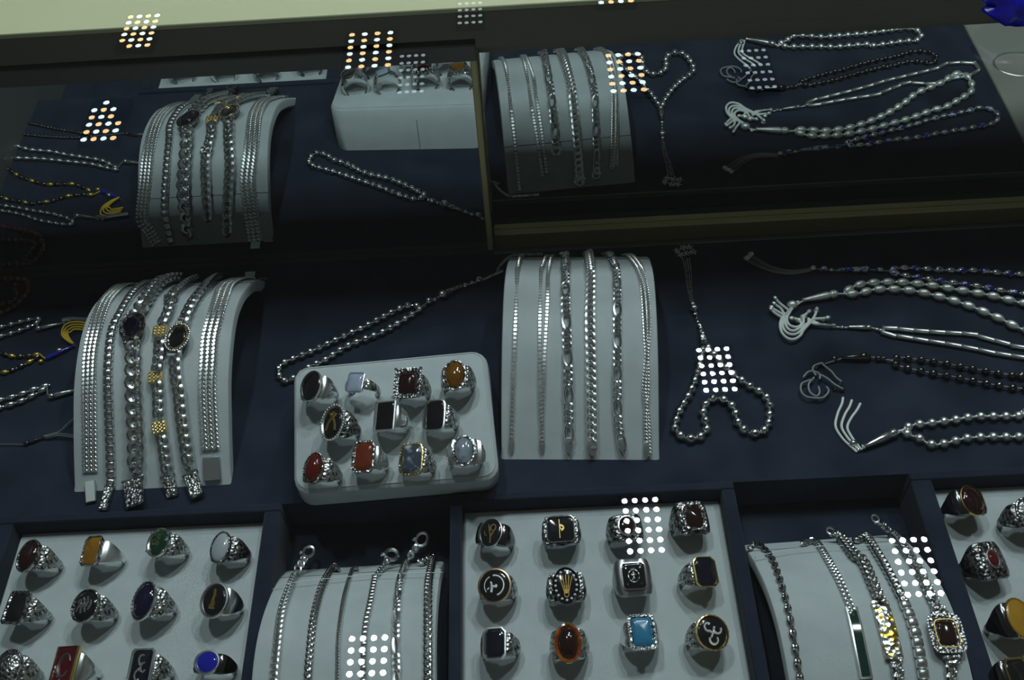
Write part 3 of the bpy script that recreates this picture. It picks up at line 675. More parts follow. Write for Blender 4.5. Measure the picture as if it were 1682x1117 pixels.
ring((806, 875), 'black oval signet ring with a gold Arabic letter', 40, 47, 'oval', 'black', lean=-12, yaw=-12, hd=.03, rim=.06, band='gunmetal', metal='silver', motif=('letter', 'gold'), tt=.45)
ring((921, 869), 'broad black band ring with a gold mark and notched sides', 46, 42, 'softrect', 'black', lean=-2, yaw=0, hd=.03, rim=.05, band='oxide_dark', metal='silver', motif=('note', 'gold'), ridge=.07, nr=26, wt=1.7, tt=.45)
ring((1030, 864), 'low dark ring with a small oval stone and a groove round the band', 30, 34, 'oval', 'brownred', lean=4, yaw=4, cut='cab', hd=.12, rim=.07, band='oxide_dark', metal='silver', wt=1.5, tt=.36)
ring((1140, 848), 'ring with dark brown stone in a notched eight sided frame', 40, 44, 'octagon', 'brownred', lean=12, yaw=6, hd=.06, rim=.13, band='oxide_dark', metal='oxide', wt=1.9, tt=.42)
ring((812, 962), 'round ring with rose gold rim and silver figure on dark face', 56, 56, 'round', 'black', lean=-8, yaw=-4, hd=.02, rim=.09, metal='rose', band='oxide', motif=('horse', 'silver'))
ring((930, 962), 'round black ring with a gold crown circled by white stones', 46, 60, 'oval', 'black', lean=0, yaw=0, hd=.06, rim=.05, metal='gunmetal', band='oxide_dark', motif=('crown', 'gold'), inlay=(16, .08, 'diamond', .84), ridge=.06, nr=26, wt=1.6, tt=.42)
ring((1041, 946), 'square grey signet ring with black pave panel', 40, 44, 'softrect', 'black', lean=2, yaw=2, hd=.02, rim=.06, metal='silver', band='smoke', motif=('lion', 'oxide_dark'), wt=2.0, tt=.45)
ring((1159, 939), 'ring with black eight sided stone in a thin gold frame', 39, 49, 'octagon', 'navyg', lean=16, yaw=4, hd=.05, rim=.07, metal='gold', band='oxide')
ring((812, 1057), 'ring with dark navy rectangle in a thick silver frame', 40, 52, 'octagon', 'navyg', lean=-14, yaw=-2, cut='cab', hd=.12, rim=.1, metal='silver_bright', band='oxide', ridge=.05, nr=9)
ring((933, 1056), 'ring with dark red domed oval, orange border and gold prongs', 46, 64, 'oval', 'darkred', lean=-4, yaw=0, cut='cab', hd=.34, rim=.14, metal='orangeglass', band='oxide', prongs=((84, 96, 174, 186, 264, 276, 354, 6), .085, 'gold'))
ring((1055, 1038), 'ring with flat turquoise blue rectangle and clawed border', 44, 56, 'softrect', 'turq', lean=2, yaw=2, cut='step', hd=.1, rim=.14, metal='oxide', band='silver', beads=(38, .065, 'silver'))
ring((1170, 1039), 'round black ring with three silver crescents and beaded gold rim', 56, 58, 'round', 'black', lean=12, yaw=4, hd=.05, rim=.08, metal='gold', band='oxide', motif=('crescents', 'silver_bright'), beads=(20, .05, 'gold'))

ring((1597, 822), 'dark ring with glossy garnet oval in a gold rim', 42, 48, 'oval', 'darkred', lean=16, yaw=6, cut='cab', hd=.26, rim=.06, metal='gold', band='gunmetal', wt=1.5, tt=.5)
ring((1690, 842), 'dark engraved ring at the far side of the garnet ring', 44, 48, 'oval', 'oxide_dark', lean=10, yaw=6, cut='cab', hd=.2, rim=.08, metal='oxide', band='oxide_dark', tt=.45)
ring((1632, 918), 'openwork ring with a small red oval stone', 26, 30, 'oval', 'ruby', lean=16, yaw=10, cut='cab', hd=.16, rim=.07, metal='silver_bright', band='oxide_dark', wt=2.0, wb=.8, tt=.42)
ring((1676, 1016), 'large dark ring with a yellow amber disc and beaded edge', 52, 64, 'oval', 'yellow', lean=18, yaw=8, hd=.06, rim=.07, metal='gold', band='gunmetal', beads=(40, .05, 'gold'), wt=1.8, tt=.5)
ring((1676, 1110), 'dark ring with gold banded face below the yellow stone ring', 50, 56, 'octagon', 'black', lean=18, yaw=8, hd=.06, rim=.1, metal='gold', band='gunmetal', wt=1.7, tt=.5)

# ------------------------------------------------------------------ bracelets on the left arch
def bracelet(st, name, label, pts, r, back=None, tail=(), cat='bracelet', group=None):
    fr = path_frames(st, pts, r, back, tail); b = min((p for p, n in fr), key=lambda q: q.z)
    return empty(name, (b.x, b.y, b.z - r), label, cat, group), fr
def cut(fr, d0, d1): return fr[max(0, int(d0/0.02)):int(d1/0.02)]
TOT = PLEN[-1]
def backs(px, py, st=None, plane=MIR_L):  # where a mirror pixel sits across the back of the arch
    q = unmir(px, py, plane); return q.x

t, fr = bracelet(ST_L, 'woven_bracelet', 'narrow woven silver bracelet at the outer edge of the arch', [(226, 467), (202, 471), (185, 484), (171, 503), (158, 539), (149.5, 583), (147.6, 640), (148.5, 716), (149.5, 785)], .13, (-3.4, TOT - .3), [(150, 826)])
woven(t, fr[:-int(1.5/.02)], .78, 3, 'silver_bright'); dd, mw = fr_at(fr, frac=.965); clasp_block(t, mw, 1.3, .6, .2, 'plate', False)
t, fr = bracelet(ST_L, 'box_chain_bracelet', 'narrow faceted silver bracelet beside the narrow woven one', [(236, 471), (217, 488), (200, 516), (185.6, 546), (180, 592), (179, 638), (182, 716), (183.7, 781), (182, 800)], .19, (-2.4, TOT - .4), [(169.5, 838)])
run_chain(t, fr[:-int(1.5/.02)], 'box', .50, .1, 'silver'); dd, mw = fr_at(fr, frac=.965); clasp_block(t, mw, 1.5, .5, .35, 'oxide')
t, fr = bracelet(ST_L, 'stone_bracelet', 'thick silver bracelet with a faceted dark oval stone', [(261, 476), (242, 503), (232, 520), (224.6, 537), (222, 570), (222.7, 592), (222.7, 638), (226.5, 716), (226.5, 769), (224, 795)], .43, (-1.1, TOT - .8), [(222, 826)])
d0, mw = fr_at(fr, px=(224.6, 540)); dc, mc = fr_at(fr, frac=.965)
run_chain(t, fr[:-int(1.9/.02)], 'dense', .92, .15, 'silver', gaps=((d0 - .9, d0 + .9),))
M3 = mw @ Matrix.Translation((0, 0, .2)) @ Matrix.Rotation(math.pi/2, 4, 'Z') @ Matrix.Rotation(math.radians(-14), 4, 'Y')
setting(t, M3, 'oval', .84, .92, 'navyg', 'step', .22, .2, .3, 'oxide_dark', beads=(40, .05, 'gunmetal'))
for sg in (-1, 1): part('hinge', xf(merge([bbox(-.1, .1, -.5, .5, -.12, .1, .04), bbox(-.3, -.16, -.36, .36, -.12, .1, .04)]), mw @ Matrix.Translation((sg*1.02, 0, .0))), 'oxide', t)
clasp_block(t, mc, 1.75, 1.05, .32, 'oxide_dark')
t, fr = bracelet(ST_L, 'plaque_bracelet', 'silver chain bracelet with three square gold plaques', [(325, 462), (302.6, 472), (285.5, 488), (278, 516), (266.5, 543), (262.7, 592), (258.5, 620), (261.7, 640), (262.7, 678), (264.6, 701), (270, 726), (275, 762), (280, 783), (283, 800)], .30, (.35, TOT - 1.9), [(285, 812)])
gp = [fr_at(fr, px=q) for q in ((266, 544), (258.5, 620), (265, 701))]; gb = fr_at(fr, px=(285.5, 490)); dc, mc = fr_at(fr, frac=.965)
run_chain(t, fr[:-int(1.5/.02)], 'curb', .80, .15, 'silver', gaps=[(g[0] - .36, g[0] + .36) for g in gp + [gb]])
for d, mw in gp:
    pq = part('plaque', xf(bbox(-.37, .37, -.42, .42, -.15, .14, .07), mw), 'brass', t)
    part('filigree', xf(merge([xf(torus(.1, .1, .035, 8, 5), Matrix.Translation((x, y, .14))) for x in (-.19, 0, .19) for y in (-.24, 0, .24)]), mw), 'gold', pq)
part('bar', xf(bbox(-.3, .3, -.42, .42, -.12, .12, .05), gb[1]), 'oxide', t); clasp_block(t, mc, 1.3, .72, .4, 'oxide')
t, fr = bracelet(ST_L, 'stone_bracelet', 'silver bracelet with a flat black oval stone in a gold line', [(335, 480), (320, 499), (307, 524), (297, 556), (290, 592), (293, 630), (296, 640), (299.8, 678), (306.5, 726), (312, 762), (318, 785)], .32, (1.6, TOT - .9), [(324, 814)])
d0, mw = fr_at(fr, px=(297, 558)); dc, mc = fr_at(fr, frac=.965)
run_chain(t, fr[:-int(1.7/.02)], 'curb', .86, .16, 'silver', gaps=((d0 - .85, d0 + .85),))
M3 = mw @ Matrix.Translation((0, 0, .2)) @ Matrix.Rotation(math.pi/2, 4, 'Z') @ Matrix.Rotation(math.radians(-10), 4, 'Y')
bz = setting(t, M3, 'oval', .78, .92, 'black', 'flat', .06, .2, .3, 'oxide_dark', beads=(34, .065, 'silver'))
part('gold_line', xf(tube([Vector(p) for p in lp(outline('oval', .60, .74), 1, .06)], .035, 6, True), M3), 'gold', bz)
for sg in (-1, 1): part('hinge', xf(merge([bbox(-.12, .12, -.42, .42, -.12, .1, .04), bbox(-.32, -.18, -.36, .36, -.12, .1, .04)]), mw @ Matrix.Translation((sg*1.08, 0, 0))), 'silver', t)
clasp_block(t, mc, 1.5, .78, .34, 'oxide')
t, fr = bracelet(ST_L, 'woven_bracelet', 'bright woven silver bracelet with plain rectangular clasp', [(373, 471), (365.4, 487.6), (356, 516), (346.4, 554), (343.6, 592), (341.7, 638), (345.5, 716), (349.3, 769), (350.5, 790), (351, 802)], .14, (3.4, TOT - .15))
woven(t, fr[:-int(1.5/.02)], .98, 3, 'silver_bright'); dd, mw = fr_at(fr, frac=.962)
clasp_block(t, mw, 1.35, 1.0, .16, 'plate', False)
q = ST_L.at(3.42, TOT - .3, .1)[0]; part('clasp', xf(bbox(-.4, .55, -.33, .33, -.06, .06, .03), Matrix.Translation((q.x, q.y + .35, .07)) @ Matrix.Rotation(math.pi/2, 4, 'Z')), 'silver_satin', t)
part('pull', tube(smooth_path([Vector((q.x + .4, q.y + .1, .06)), Vector((q.x + .8, q.y + .25, .05)), Vector((q.x + 1.2, q.y + .2, .05))], .15), .035, 5), 'silver', t)

# ------------------------------------------------------------------ neck chains on the middle arch
def neck(label, pts, kind, w, wire, m, back, stuff=False, second=None, clasp=True, cw=None):
    t, fr = bracelet(ST_C, 'neck_chain', label, pts, w*.48, back, (), 'chain')
    n = int(.55/.02); run_chain(t, fr[:-n], kind, w, wire, m, stuff)
    dd, mw = fr_at(fr, frac=1 - .3/(len(fr)*.02))
    if second:
        f2 = path_frames(ST_C, second, w*.48, (back[0] + .3, back[1] - .2)); run_chain(t, f2, kind, w, wire, m, stuff)
    if clasp: tip_clasp(t, mw, .9, cw or w*.72)
    d2, m2 = fr_at(fr, frac=.004); part('end_ring', xf(torus(w*.55, w*.5, w*.14, 10, 5), m2), 'silver', t)
    return t, fr
neck('thinnest box link silver neck chain', [(852, 421), (850, 450), (847, 530), (843.6, 617), (841, 700), (840, 741)], 'box', .26, .05, 'silver_bright', (-3.7, TOT - .3), True, cw=.3)
neck('thin silver neck chain hung in two strands', [(891, 419), (889, 450), (887, 530), (887, 634), (890, 718), (891, 740)], 'box', .24, .05, 'silver_bright', (-2.0, TOT - 1.1), True, [(900, 420), (900, 460), (899.5, 495), (894, 599), (891, 700), (890, 736)], cw=.3)
neck('wide figaro neck chain with three short links to one long link', [(928.5, 418), (929, 450), (929, 495), (932.7, 599.5), (934, 669), (935, 740)], 'figaro', .60, .075, 'silver', (-.9, TOT - 2.6))
neck('widest flat curb neck chain', [(971, 418), (970, 460), (969, 530), (971, 634), (972, 700), (973, 744)], 'curb', .66, .115, 'silver_bright', (.55, TOT - .4), cw=.56)
neck('narrower figaro neck chain ending in a long bronze toned clasp', [(1010.5, 418), (1012, 450), (1013.7, 495), (1013.7, 599.5), (1014.7, 687), (1020, 722), (1024, 741)], 'figaro', .54, .068, 'silver', (1.75, TOT - .7))
neck('pair of fine rope neck chains lying crossed', [(1041, 418), (1047, 445), (1055, 477), (1060, 547), (1063, 634), (1060, 690), (1062, 748)], 'curb', .30, .05, 'silver_bright', (2.9, TOT - 1.2), True, [(1052, 420), (1056, 450), (1063, 490), (1065, 547), (1058, 634), (1064, 690), (1067, 748)], cw=.3)

# ------------------------------------------------------------------ slim bracelets on the arch between the trays
def slim(label, pts, kind, w, wire, m, clasp=None, stuff=False, st=ST_D, cat='bracelet', back=None):
    t, fr = bracelet(st, 'chain_bracelet', label, pts, w*.53, back, (), cat); run_chain(t, fr, kind, w, wire, m, stuff)
    if clasp:
        z = st.z0 + 1.2; c = pix(clasp[0], clasp[1], z); a = fr[0][0]
        d = (c - a); n = Vector((0, -.45, 1)).normalized(); lobster(t, frame(c, d, n), clasp[2])
        L = d.length; k = max(1, int((L - clasp[2]*.8)/(w*.6))); me = link_meshes('curb', w*.9, wire, m)[0][0]
        for i in range(1, k + 1): inst('link', me, t, frame(a + d*(i/(k + 1))*.9, d, n))
    return t, fr
slim('loose silver curb bracelet with a lobster clasp, by the tray wall', [(501, 934), (485, 950), (474, 976), (462.5, 1013), (455.5, 1069), (451, 1117), (449, 1170)], 'curb', .50, .075, 'silver_bright', (507, 906, .85))
slim('dense silver wheat chain bracelet beside the loose curb one', [(547.7, 936), (533.5, 959), (523.5, 987), (515, 1027), (509, 1084), (507, 1117), (505, 1170)], 'dense', .40, .075, 'oxide', None, back=(-1.3, TOT - 1.2))
slim('thinnest silver rope bracelet on the arch', [(579, 939), (569, 970), (562, 1004), (556, 1055), (555, 1117), (554, 1170)], 'rope', .30, .06, 'silver', None, back=(-.2, TOT - 1.3))
slim('silver box bracelet with a round spring clasp', [(626, 928), (616, 953), (608.7, 993), (601.6, 1027), (598.7, 1069), (598, 1117), (597, 1170)], 'box', .32, .07, 'silver', (643, 911, 1.0))
slim('widest silver link bracelet with raised clasp above the arch', [(668, 929), (660, 950), (655.5, 970), (652.6, 1004), (651, 1055), (652.6, 1117), (653, 1170)], 'figaro', .46, .10, 'silver_bright', (693, 886, .9))
slim('dark silver byzantine bracelet without visible clasp', [(711, 924), (705, 959), (703.7, 998.6), (703.7, 1055), (704, 1117), (704, 1170)], 'dense', .46, .085, 'oxide', None, back=(3.3, TOT - 1.0))
def nylon(st, pts, label):
    P = [];
    for p in pts:
        h = st.hit(*p)
        if h: P.append(st.at(h[0], h[1], .34)[0])
    lat0, l0 = st.hit(*pts[0]); lat1, l1 = st.hit(*pts[-1])
    P = [st.at(-st.w/2, l0, .02)[0]] + P + [st.at(st.w/2, l1, .02)[0]]
    single('retaining_thread', tube(P, .022, 5), 'thread', P[0], label, 'thread')
nylon(ST_D, [(470, 968), (540, 960), (613, 953), (680, 951), (728, 950)], 'clear nylon thread tied across the slim bracelets')

# ------------------------------------------------------------------ bracelets with inlay on the right arch
slim('plain silver cable link bracelet alone at the arch edge', [(1240, 897), (1251, 902), (1267, 920), (1279.5, 952), (1292, 996), (1302, 1047), (1313, 1117), (1320, 1170)], 'cable', .36, .075, 'oxide', None, st=ST_E, back=(-4.1, TOT - 1.5))
t, fr = slim('silver bracelet with a long green enamel bar', [(1335, 893), (1343.5, 898), (1359.4, 923), (1378.6, 958), (1394.6, 996), (1400, 1012)], 'dense', .36, .07, 'silver', None, st=ST_E, back=(-1.2, TOT - 1.4))
f2 = path_frames(ST_E, [(1397, 1000), (1405, 1030), (1412, 1065), (1418, 1095), (1422, 1116)], .12)
P0 = [f2[int(k*(len(f2) - 1)/8)] for k in range(9)]
P1 = [f2[int((.07 + .9*k/8)*(len(f2) - 1))] for k in range(9)]
def strip(fr9, w, t0, t1, m, root, name):
    L = []
    for k, (p, n) in enumerate(fr9):
        a = fr9[max(0, k - 1)][0]; b = fr9[min(len(fr9) - 1, k + 1)][0]; mw = frame(p, b - a, n)
        L.append([mw @ Vector(v) for v in ((0, -w/2, t0), (0, -w/2, t1*.6), (0, -w/2*.85, t1), (0, w/2*.85, t1), (0, w/2, t1*.6), (0, w/2, t0))])
    return part(name, loft(L), m, root)
bar = strip(P0, .62, -.1, .08, 'silver_bright', t, 'bar'); strip(P1, .44, 0, .11, 'greenen', bar, 'enamel')
t, fr = slim('heavy silver bracelet with a gold flowered bar', [(1376, 884), (1382, 892), (1401, 917), (1417, 930), (1429.8, 958), (1441, 984), (1446, 997)], 'dense', .56, .11, 'oxide', (1364, 872, .5), st=ST_E)
f2 = path_frames(ST_E, [(1444, 992), (1452, 1020), (1461, 1052), (1468, 1084)], .16); P0 = [f2[int(k*(len(f2) - 1)/8)] for k in range(9)]
strip(P0, .84, -.12, .12, 'goldpattern', t, 'bar')
run_chain(t, path_frames(ST_E, [(1469, 1090), (1473, 1110), (1478, 1150)], .25), 'dense', .56, .11, 'oxide')
t, fr = slim('silver box bracelet with small bright square plates', [(1424, 886), (1433, 901), (1452, 932.6), (1471, 968), (1484, 993)], 'box', .44, .09, 'oxide', None, st=ST_E, back=(1.6, TOT - 1.6))
run_chain(t, path_frames(ST_E, [(1486, 998), (1493.7, 1016), (1503, 1047), (1509, 1078), (1513, 1099), (1519, 1140)], .2), 'box', .50, .09, 'silver_bright')
t, fr = slim('silver bracelet with a dark red stone in a beaded square frame', [(1465, 884), (1478, 898), (1497, 926), (1513, 952), (1525.7, 980), (1532, 992)], 'dense', .50, .09, 'oxide', (1438, 852, .5), st=ST_E)
f2 = path_frames(ST_E, [(1532, 990), (1540, 1010), (1551, 1044), (1556, 1070), (1558, 1088), (1560, 1120), (1562, 1160)], .2)
d0, mw = fr_at(f2, px=(1551, 1044))
run_chain(t, f2, 'dense', .56, .1, 'oxide', gaps=((d0 - 1.35, d0 + 1.35),))
M3 = mw @ Matrix.Translation((0, 0, .2)) @ Matrix.Rotation(math.pi/2, 4, 'Z')
bz = setting(t, M3, 'cushion', .80, .95, 'brownred', 'step', .08, .3, .3, 'oxide_dark', beads=(36, .065, 'silver'))
part('gold_line', xf(tube([Vector(p) for p in lp(outline('cushion', .52, .67), 1, .05)], .04, 6, True), M3), 'gold', bz)
for sg in (-1, 1):
    for k in range(2): part('hinge', xf(bbox(-.1, .1, -.42 + .08*k, .42 - .08*k, -.12, .1, .04), mw @ Matrix.Translation((sg*(1.06 + .24*k), 0, 0))), 'oxide', t)
nylon(ST_E, [(1241, 923), (1300, 912), (1350, 907), (1465, 904)], 'clear nylon thread tied across the inlaid bracelets')

# ------------------------------------------------------------------ prayer beads lying on the shelf
def bead_mesh(kind, r, m):
    if kind == 'round': g = merge([ball(r, r, r, 12, 8), lathe([(-r*1.08, r*.32), (-r*.9, r*.42), (r*.9, r*.42), (r*1.08, r*.32)], 8)])
    elif kind == 'oval': g = merge([ball(r*1.5, r, r, 12, 8), lathe([(-r*1.6, r*.28), (-r*1.4, r*.36), (r*1.4, r*.36), (r*1.6, r*.28)], 8)])
    elif kind == 'tube': g = lathe([(-r*2.7, r*.7), (-r*2.5, r), (-r*2.2, r*.86), (r*2.2, r*.86), (r*2.5, r), (r*2.7, r*.7)], 10)
    return mesh('bead', g, m, True, 60)
LENF = {'round': 2.3, 'oval': 3.3, 'tube': 5.5}
UPV = Vector((0, 0, 1))
def tasbih(label, loop, kind, r, mats, imame=None, tassels=(), tassel_mat='greycord', extras=(), imat='silver', tr=.05, closed=True, tips=None, pitch=None):
    """loop: shelf points round the loop from the junction; imame: two points of the long head bead; tassels: polylines of points"""
    L = smooth_path([Vector((p.x, p.y, r*1.02)) for p in loop], .05, closed)
    b = L[0]; t = empty('prayer_beads', (b.x, b.y, 0), label, 'prayer beads')
    n = max(4, int(len(L)*.05/(pitch or r*LENF[kind]))); me = [bead_mesh(kind, r, m) for m in mats]
    for k in range(n):
        i = int((k + .5)*len(L)/n); a = L[max(0, i - 2)]; c = L[min(len(L) - 1, i + 2)]
        inst('bead', me[k % len(me)], t, frame(L[i], c - a, UPV) @ Matrix.Rotation(random.random()*6, 4, 'X'))
    part('cord', tube(L[::4] + [L[-1]], r*.2, 5), tassel_mat, t)
    if imame:
        p, q = imame; d = Vector((q.x - p.x, q.y - p.y, 0)); l = d.length/2; ri = r*1.0
        im = part('head_bead', xf(lathe([(-l, ri*.5), (-l*.95, ri*.8), (-l*.8, ri*1.05), (-l*.62, ri*.95), (-l*.55, ri*.7), (-l*.4, ri*.95), (l*.1, ri*.8), (l*.6, ri*.55), (l*.9, ri*.45), (l, ri*.6)], 12), frame(Vector(((p.x + q.x)/2, (p.y + q.y)/2, ri*1.12)), d, UPV)), imat, t)
        part('collar', xf(merge([torus(.001 + ri*.95, ri*.95, ri*.14, 12, 5)]), frame(Vector((p.x + d.x*.14, p.y + d.y*.14, ri*1.12)), d, UPV) @ Matrix.Rotation(math.pi/2, 4, 'Y')), imat, im)
    if imame:
        lk = [L[0], Vector((imame[0].x, imame[0].y, r))]
        part('cord_end', tube(lk, r*.22, 5), tassel_mat, t)
        if tassels:
            e = tassels[0][0]; part('cord_end', tube([Vector((imame[1].x, imame[1].y, r*.8)), Vector((e.x, e.y, tr*1.2 + .03))], max(.05, r*.22), 5), tassel_mat, t)
    for ex in extras:                     # (point, radius, material)
        p, rx, m = ex; part('spacer_bead', xf(ball(rx*1.15, rx, rx, 10, 6), Matrix.Translation((p.x, p.y, rx*1.02))), m, t)
    for i, pl in enumerate(tassels):
        P = smooth_path([Vector((p.x, p.y, tr*1.1 + (p.z if p.z > 0 else 0))) for p in pl], .12)
        part('tassel_strand', tube(P, tr, 6), tassel_mat, t)
        if tips: part('tassel_tip', xf(ball(tips[0]*1.4, tips[0], tips[0], 8, 5), frame(P[-1] + Vector((0, 0, max(0, tips[0] - tr))), P[-1] - P[-2], UPV)), tips[1], t)
    return t
def pts(*xy): return [pix(x, y, 0.25) for x, y in xy]
def mpts(plane, *xy): return [unmir(x, y, plane, 0.25) for x, y in xy]
def fan(P, k, sp, tips_spread=1.0):       # k strands along a polyline, spreading
    out = []
    for i in range(k):
        u = i - (k - 1)/2; Q = []
        for j, p in enumerate(P):
            a = P[max(0, j - 1)]; b = P[min(len(P) - 1, j + 1)]; d = (b - a); d.z = 0
            s = Vector((-d.y, d.x, 0)).normalized() if d.length > 0 else Vector((0, 1, 0))
            Q.append(Vector((p.x, p.y, 0)) + s*u*sp*(.35 + tips_spread*j/len(P)) + Vector((0, 0, .04*(i % 2))))
        out.append(Q)
    return out

# engraved round beads, slanting from the ring block to the chain bust
A = pts((690, 505), (671, 502), (640, 515), (604, 534), (563, 553), (516, 575), (472, 593), (459, 602), (458, 616), (470, 626), (490, 616), (512, 600), (529, 594), (573, 567), (629, 545), (684, 512))
tasbih('engraved round silver prayer beads slanting from under the ring block', A, 'round', .245, ['bead_pattern'], tuple(pts((722, 487), (758, 470))), fan(pts((787, 459), (806, 450), (826, 441)) + [Vector(v) for v in ((-2.2, -2.3, 0), (-1.8, -1.45, 0), (-1.15, -.86, 0), (-.2, -.82, 0), (.9, -.84, 0))], 3, .12, .3), 'silver_dark',
       [(p, q, 'bead_pattern') for p, q in zip(pts((697, 500), (705, 494), (714, 491), (727, 485), (764, 468), (775, 463), (787, 459)), (.12, .24, .15, .3, .18, .14, .22))], 'oxide_dark', pitch=.56)
# heart shaped loop with star tassel
A = pts((1157, 570), (1151, 592), (1144, 617), (1133, 646), (1117, 673), (1108, 702), (1118, 716), (1136, 721), (1153, 716), (1161, 703), (1157, 687), (1155, 672), (1165, 658), (1181, 655), (1197, 662), (1207, 675), (1210, 690), (1219, 704), (1236, 712), (1254, 708), (1263, 693), (1264, 678), (1263, 661), (1254, 648), (1239, 639), (1225, 630), (1212, 621), (1195, 607), (1178, 590), (1165, 574))
t = tasbih('patterned silver prayer beads laid in a heart with star charms', A, 'round', .28, ['bead_pattern', 'bead_pattern'], tuple(pts((1157, 566), (1150, 537))), fan(pts((1138, 497), (1133, 472), (1131, 445), (1127, 420)), 4, .16, .8), 'silver_dark',
       [(p, q, 'bead_pattern') for p, q in zip(pts((1149, 533), (1147, 527), (1145, 521), (1142, 514), (1140, 506), (1138, 498)), (.16, .12, .12, .12, .24, .16))], 'oxide', tr=.04, pitch=.60)
for q in ((1112, 413), (1122, 408), (1132, 407), (1139, 415), (1128, 417), (1118, 420)):
    p = pix(q[0], q[1], .1); n = 10; a0 = random.random()*6
    L = [Vector((p.x + (.34 if k % 2 == 0 else .15)*math.cos(a0 + math.pi*2*k/n), p.y + (.34 if k % 2 == 0 else .15)*math.sin(a0 + math.pi*2*k/n), .12)) for k in range(n)]
    part('star_charm', loft([[v + Vector((0, 0, -.05)) for v in L], [v + Vector((0, 0, .05)) for v in L]]), 'silver_dark', t, smooth=False)
# blue enamel
A = pts((1462, 445), (1472, 441), (1493, 440), (1531, 442), (1568, 444), (1606, 444), (1645, 448), (1679, 450)) + mpts(MIR_R, (1606, 208), (1626, 204), (1636, 199), (1639, 189), (1628, 179), (1606, 177), (1590, 182)) + pts((1674, 481), (1636, 475), (1597, 468), (1559, 463), (1519, 457), (1480, 451))
tasbih('silver prayer beads flecked with blue enamel, nearest the brass foot strip', A, 'oval', .215, ['bluebead', 'silver'], tuple(pts((1428, 442), (1376, 443))), fan(pts((1332, 440), (1304, 444), (1276, 441), (1252, 432), (1230, 420)), 4, .2, .9), 'greycord',
       [(p, q, m) for p, q, m in zip(pts((1445, 442), (1366, 442), (1353, 441), (1336, 440)), (.2, .14, .22, .2), ('bluebead', 'silver', 'bluebead', 'silver'))], 'bluebead', tips=(.15, 'silver'), pitch=.71)
# white ovals
A = pts((1388, 483), (1400, 473), (1423, 466), (1470, 464), (1519, 468), (1570, 476), (1622, 485), (1674, 497)) + mpts(MIR_R, (1551, 177), (1580, 161), (1595, 150), (1594, 134), (1582, 122), (1565, 124), (1547, 136)) + pts((1679, 541), (1640, 523), (1589, 502), (1540, 487), (1489, 477), (1440, 476), (1412, 482))
tasbih('large pearly white oval prayer beads with white cord tassel', A, 'oval', .27, ['whitebead'], tuple(pts((1376, 483), (1318, 494))),
       [pts((1300, 505), (1296, 512), (1285, 523), (1281, 535), (1284, 548), (1293, 557), (1303, 559), (1314, 553), (1320, 543), (1330, 532), (1338, 520), (1341, 510)),
        pts((1299, 507), (1295, 514), (1287, 525), (1285, 537), (1292, 548), (1303, 551), (1314, 546), (1323, 535), (1337, 526), (1348, 525), (1359, 524)),
        pts((1300, 507), (1296, 513), (1289, 526), (1292, 539), (1301, 545), (1312, 541), (1319, 532), (1320, 521), (1328, 514)),
        pts((1301, 508), (1297, 514), (1292, 525), (1296, 535), (1307, 539), (1316, 534), (1309, 526), (1300, 525)),
        pts((1296, 513), (1291, 508), (1282, 501), (1273, 492)), pts((1293, 519), (1287, 516), (1282, 508), (1271, 501)), pts((1291, 521), (1285, 518), (1275, 512), (1267, 507)), pts((1290, 525), (1284, 523), (1274, 517), (1266, 510))], 'cord',
       [(p, q, 'whitebead') for p, q in zip(pts((1311, 495), (1301, 502), (1341, 510), (1320, 520), (1352, 524), (1312, 526)), (.14, .3, .17, .2, .16, .2))], 'whitebead', tr=.085, tips=(.13, 'whitebead'))
# tubes
A = pts((1452, 541), (1461, 538), (1507, 542), (1552, 545), (1597, 548), (1619, 554), (1646, 561), (1681, 569)) + mpts(MIR_R, (1531, 136), (1560, 129), (1590, 123), (1606, 114), (1598, 103), (1559, 103), (1535, 112)) + pts((1681, 586), (1636, 579), (1597, 571), (1552, 563), (1507, 556), (1461, 548))
tasbih('silver prayer beads of long slim tubes', A, 'tube', .17, ['silver_satin'], tuple(pts((1432, 537), (1392, 536))), [pts((1372, 535), (1350, 534), (1336, 533 - 2*k), (1326, 528 - 2*k)) for k in range(3)], 'cord',
       [(p, q, 'silver') for p, q in zip(pts((1447, 541), (1441, 539), (1384, 536), (1377, 535), (1370, 535)), (.14, .12, .13, .1, .14))], 'silver', tr=.07)
# dark beads
A = pts((1465, 592), (1477, 587), (1498, 589), (1540, 594), (1579, 602), (1620, 609), (1661, 616), (1680, 619)) + mpts(MIR_R, (1456, 110), (1492, 101), (1515, 101), (1531, 103), (1539, 94), (1527, 85), (1500, 84), (1476, 91)) + pts((1679, 638), (1660, 636), (1618, 629), (1575, 620), (1534, 613), (1493, 605), (1473, 599))
tasbih('black faceted prayer beads with grey curled tassel', A, 'round', .235, ['gunmetal'], tuple(pts((1430, 586), (1382, 588))),
       [pts((1350, 597), (1337, 602), (1335, 609), (1340, 618)), pts((1319, 621), (1327, 612), (1337, 611), (1346, 616), (1346, 624)), pts((1337, 621), (1328, 632), (1330, 645), (1341, 652), (1346, 645), (1344, 636)),
        pts((1336, 624), (1325, 627), (1316, 632), (1316, 645), (1325, 653), (1339, 655)), pts((1339, 655), (1348, 655), (1355, 652), (1361, 643), (1357, 636)), pts((1346, 616), (1359, 623), (1370, 632), (1382, 639)), pts((1350, 598), (1355, 603), (1366, 612), (1373, 621), (1382, 628))], 'greycord',
       [(p, q, 'gunmetal') for p, q in zip(pts((1452, 588), (1443, 588), (1419, 586), (1371, 588), (1351, 597), (1341, 603), (1372, 637), (1380, 630), (1384, 638)), (.18, .2, .28, .18, .16, .12, .12, .12, .14))], 'gunmetal', tr=.06, pitch=.72)
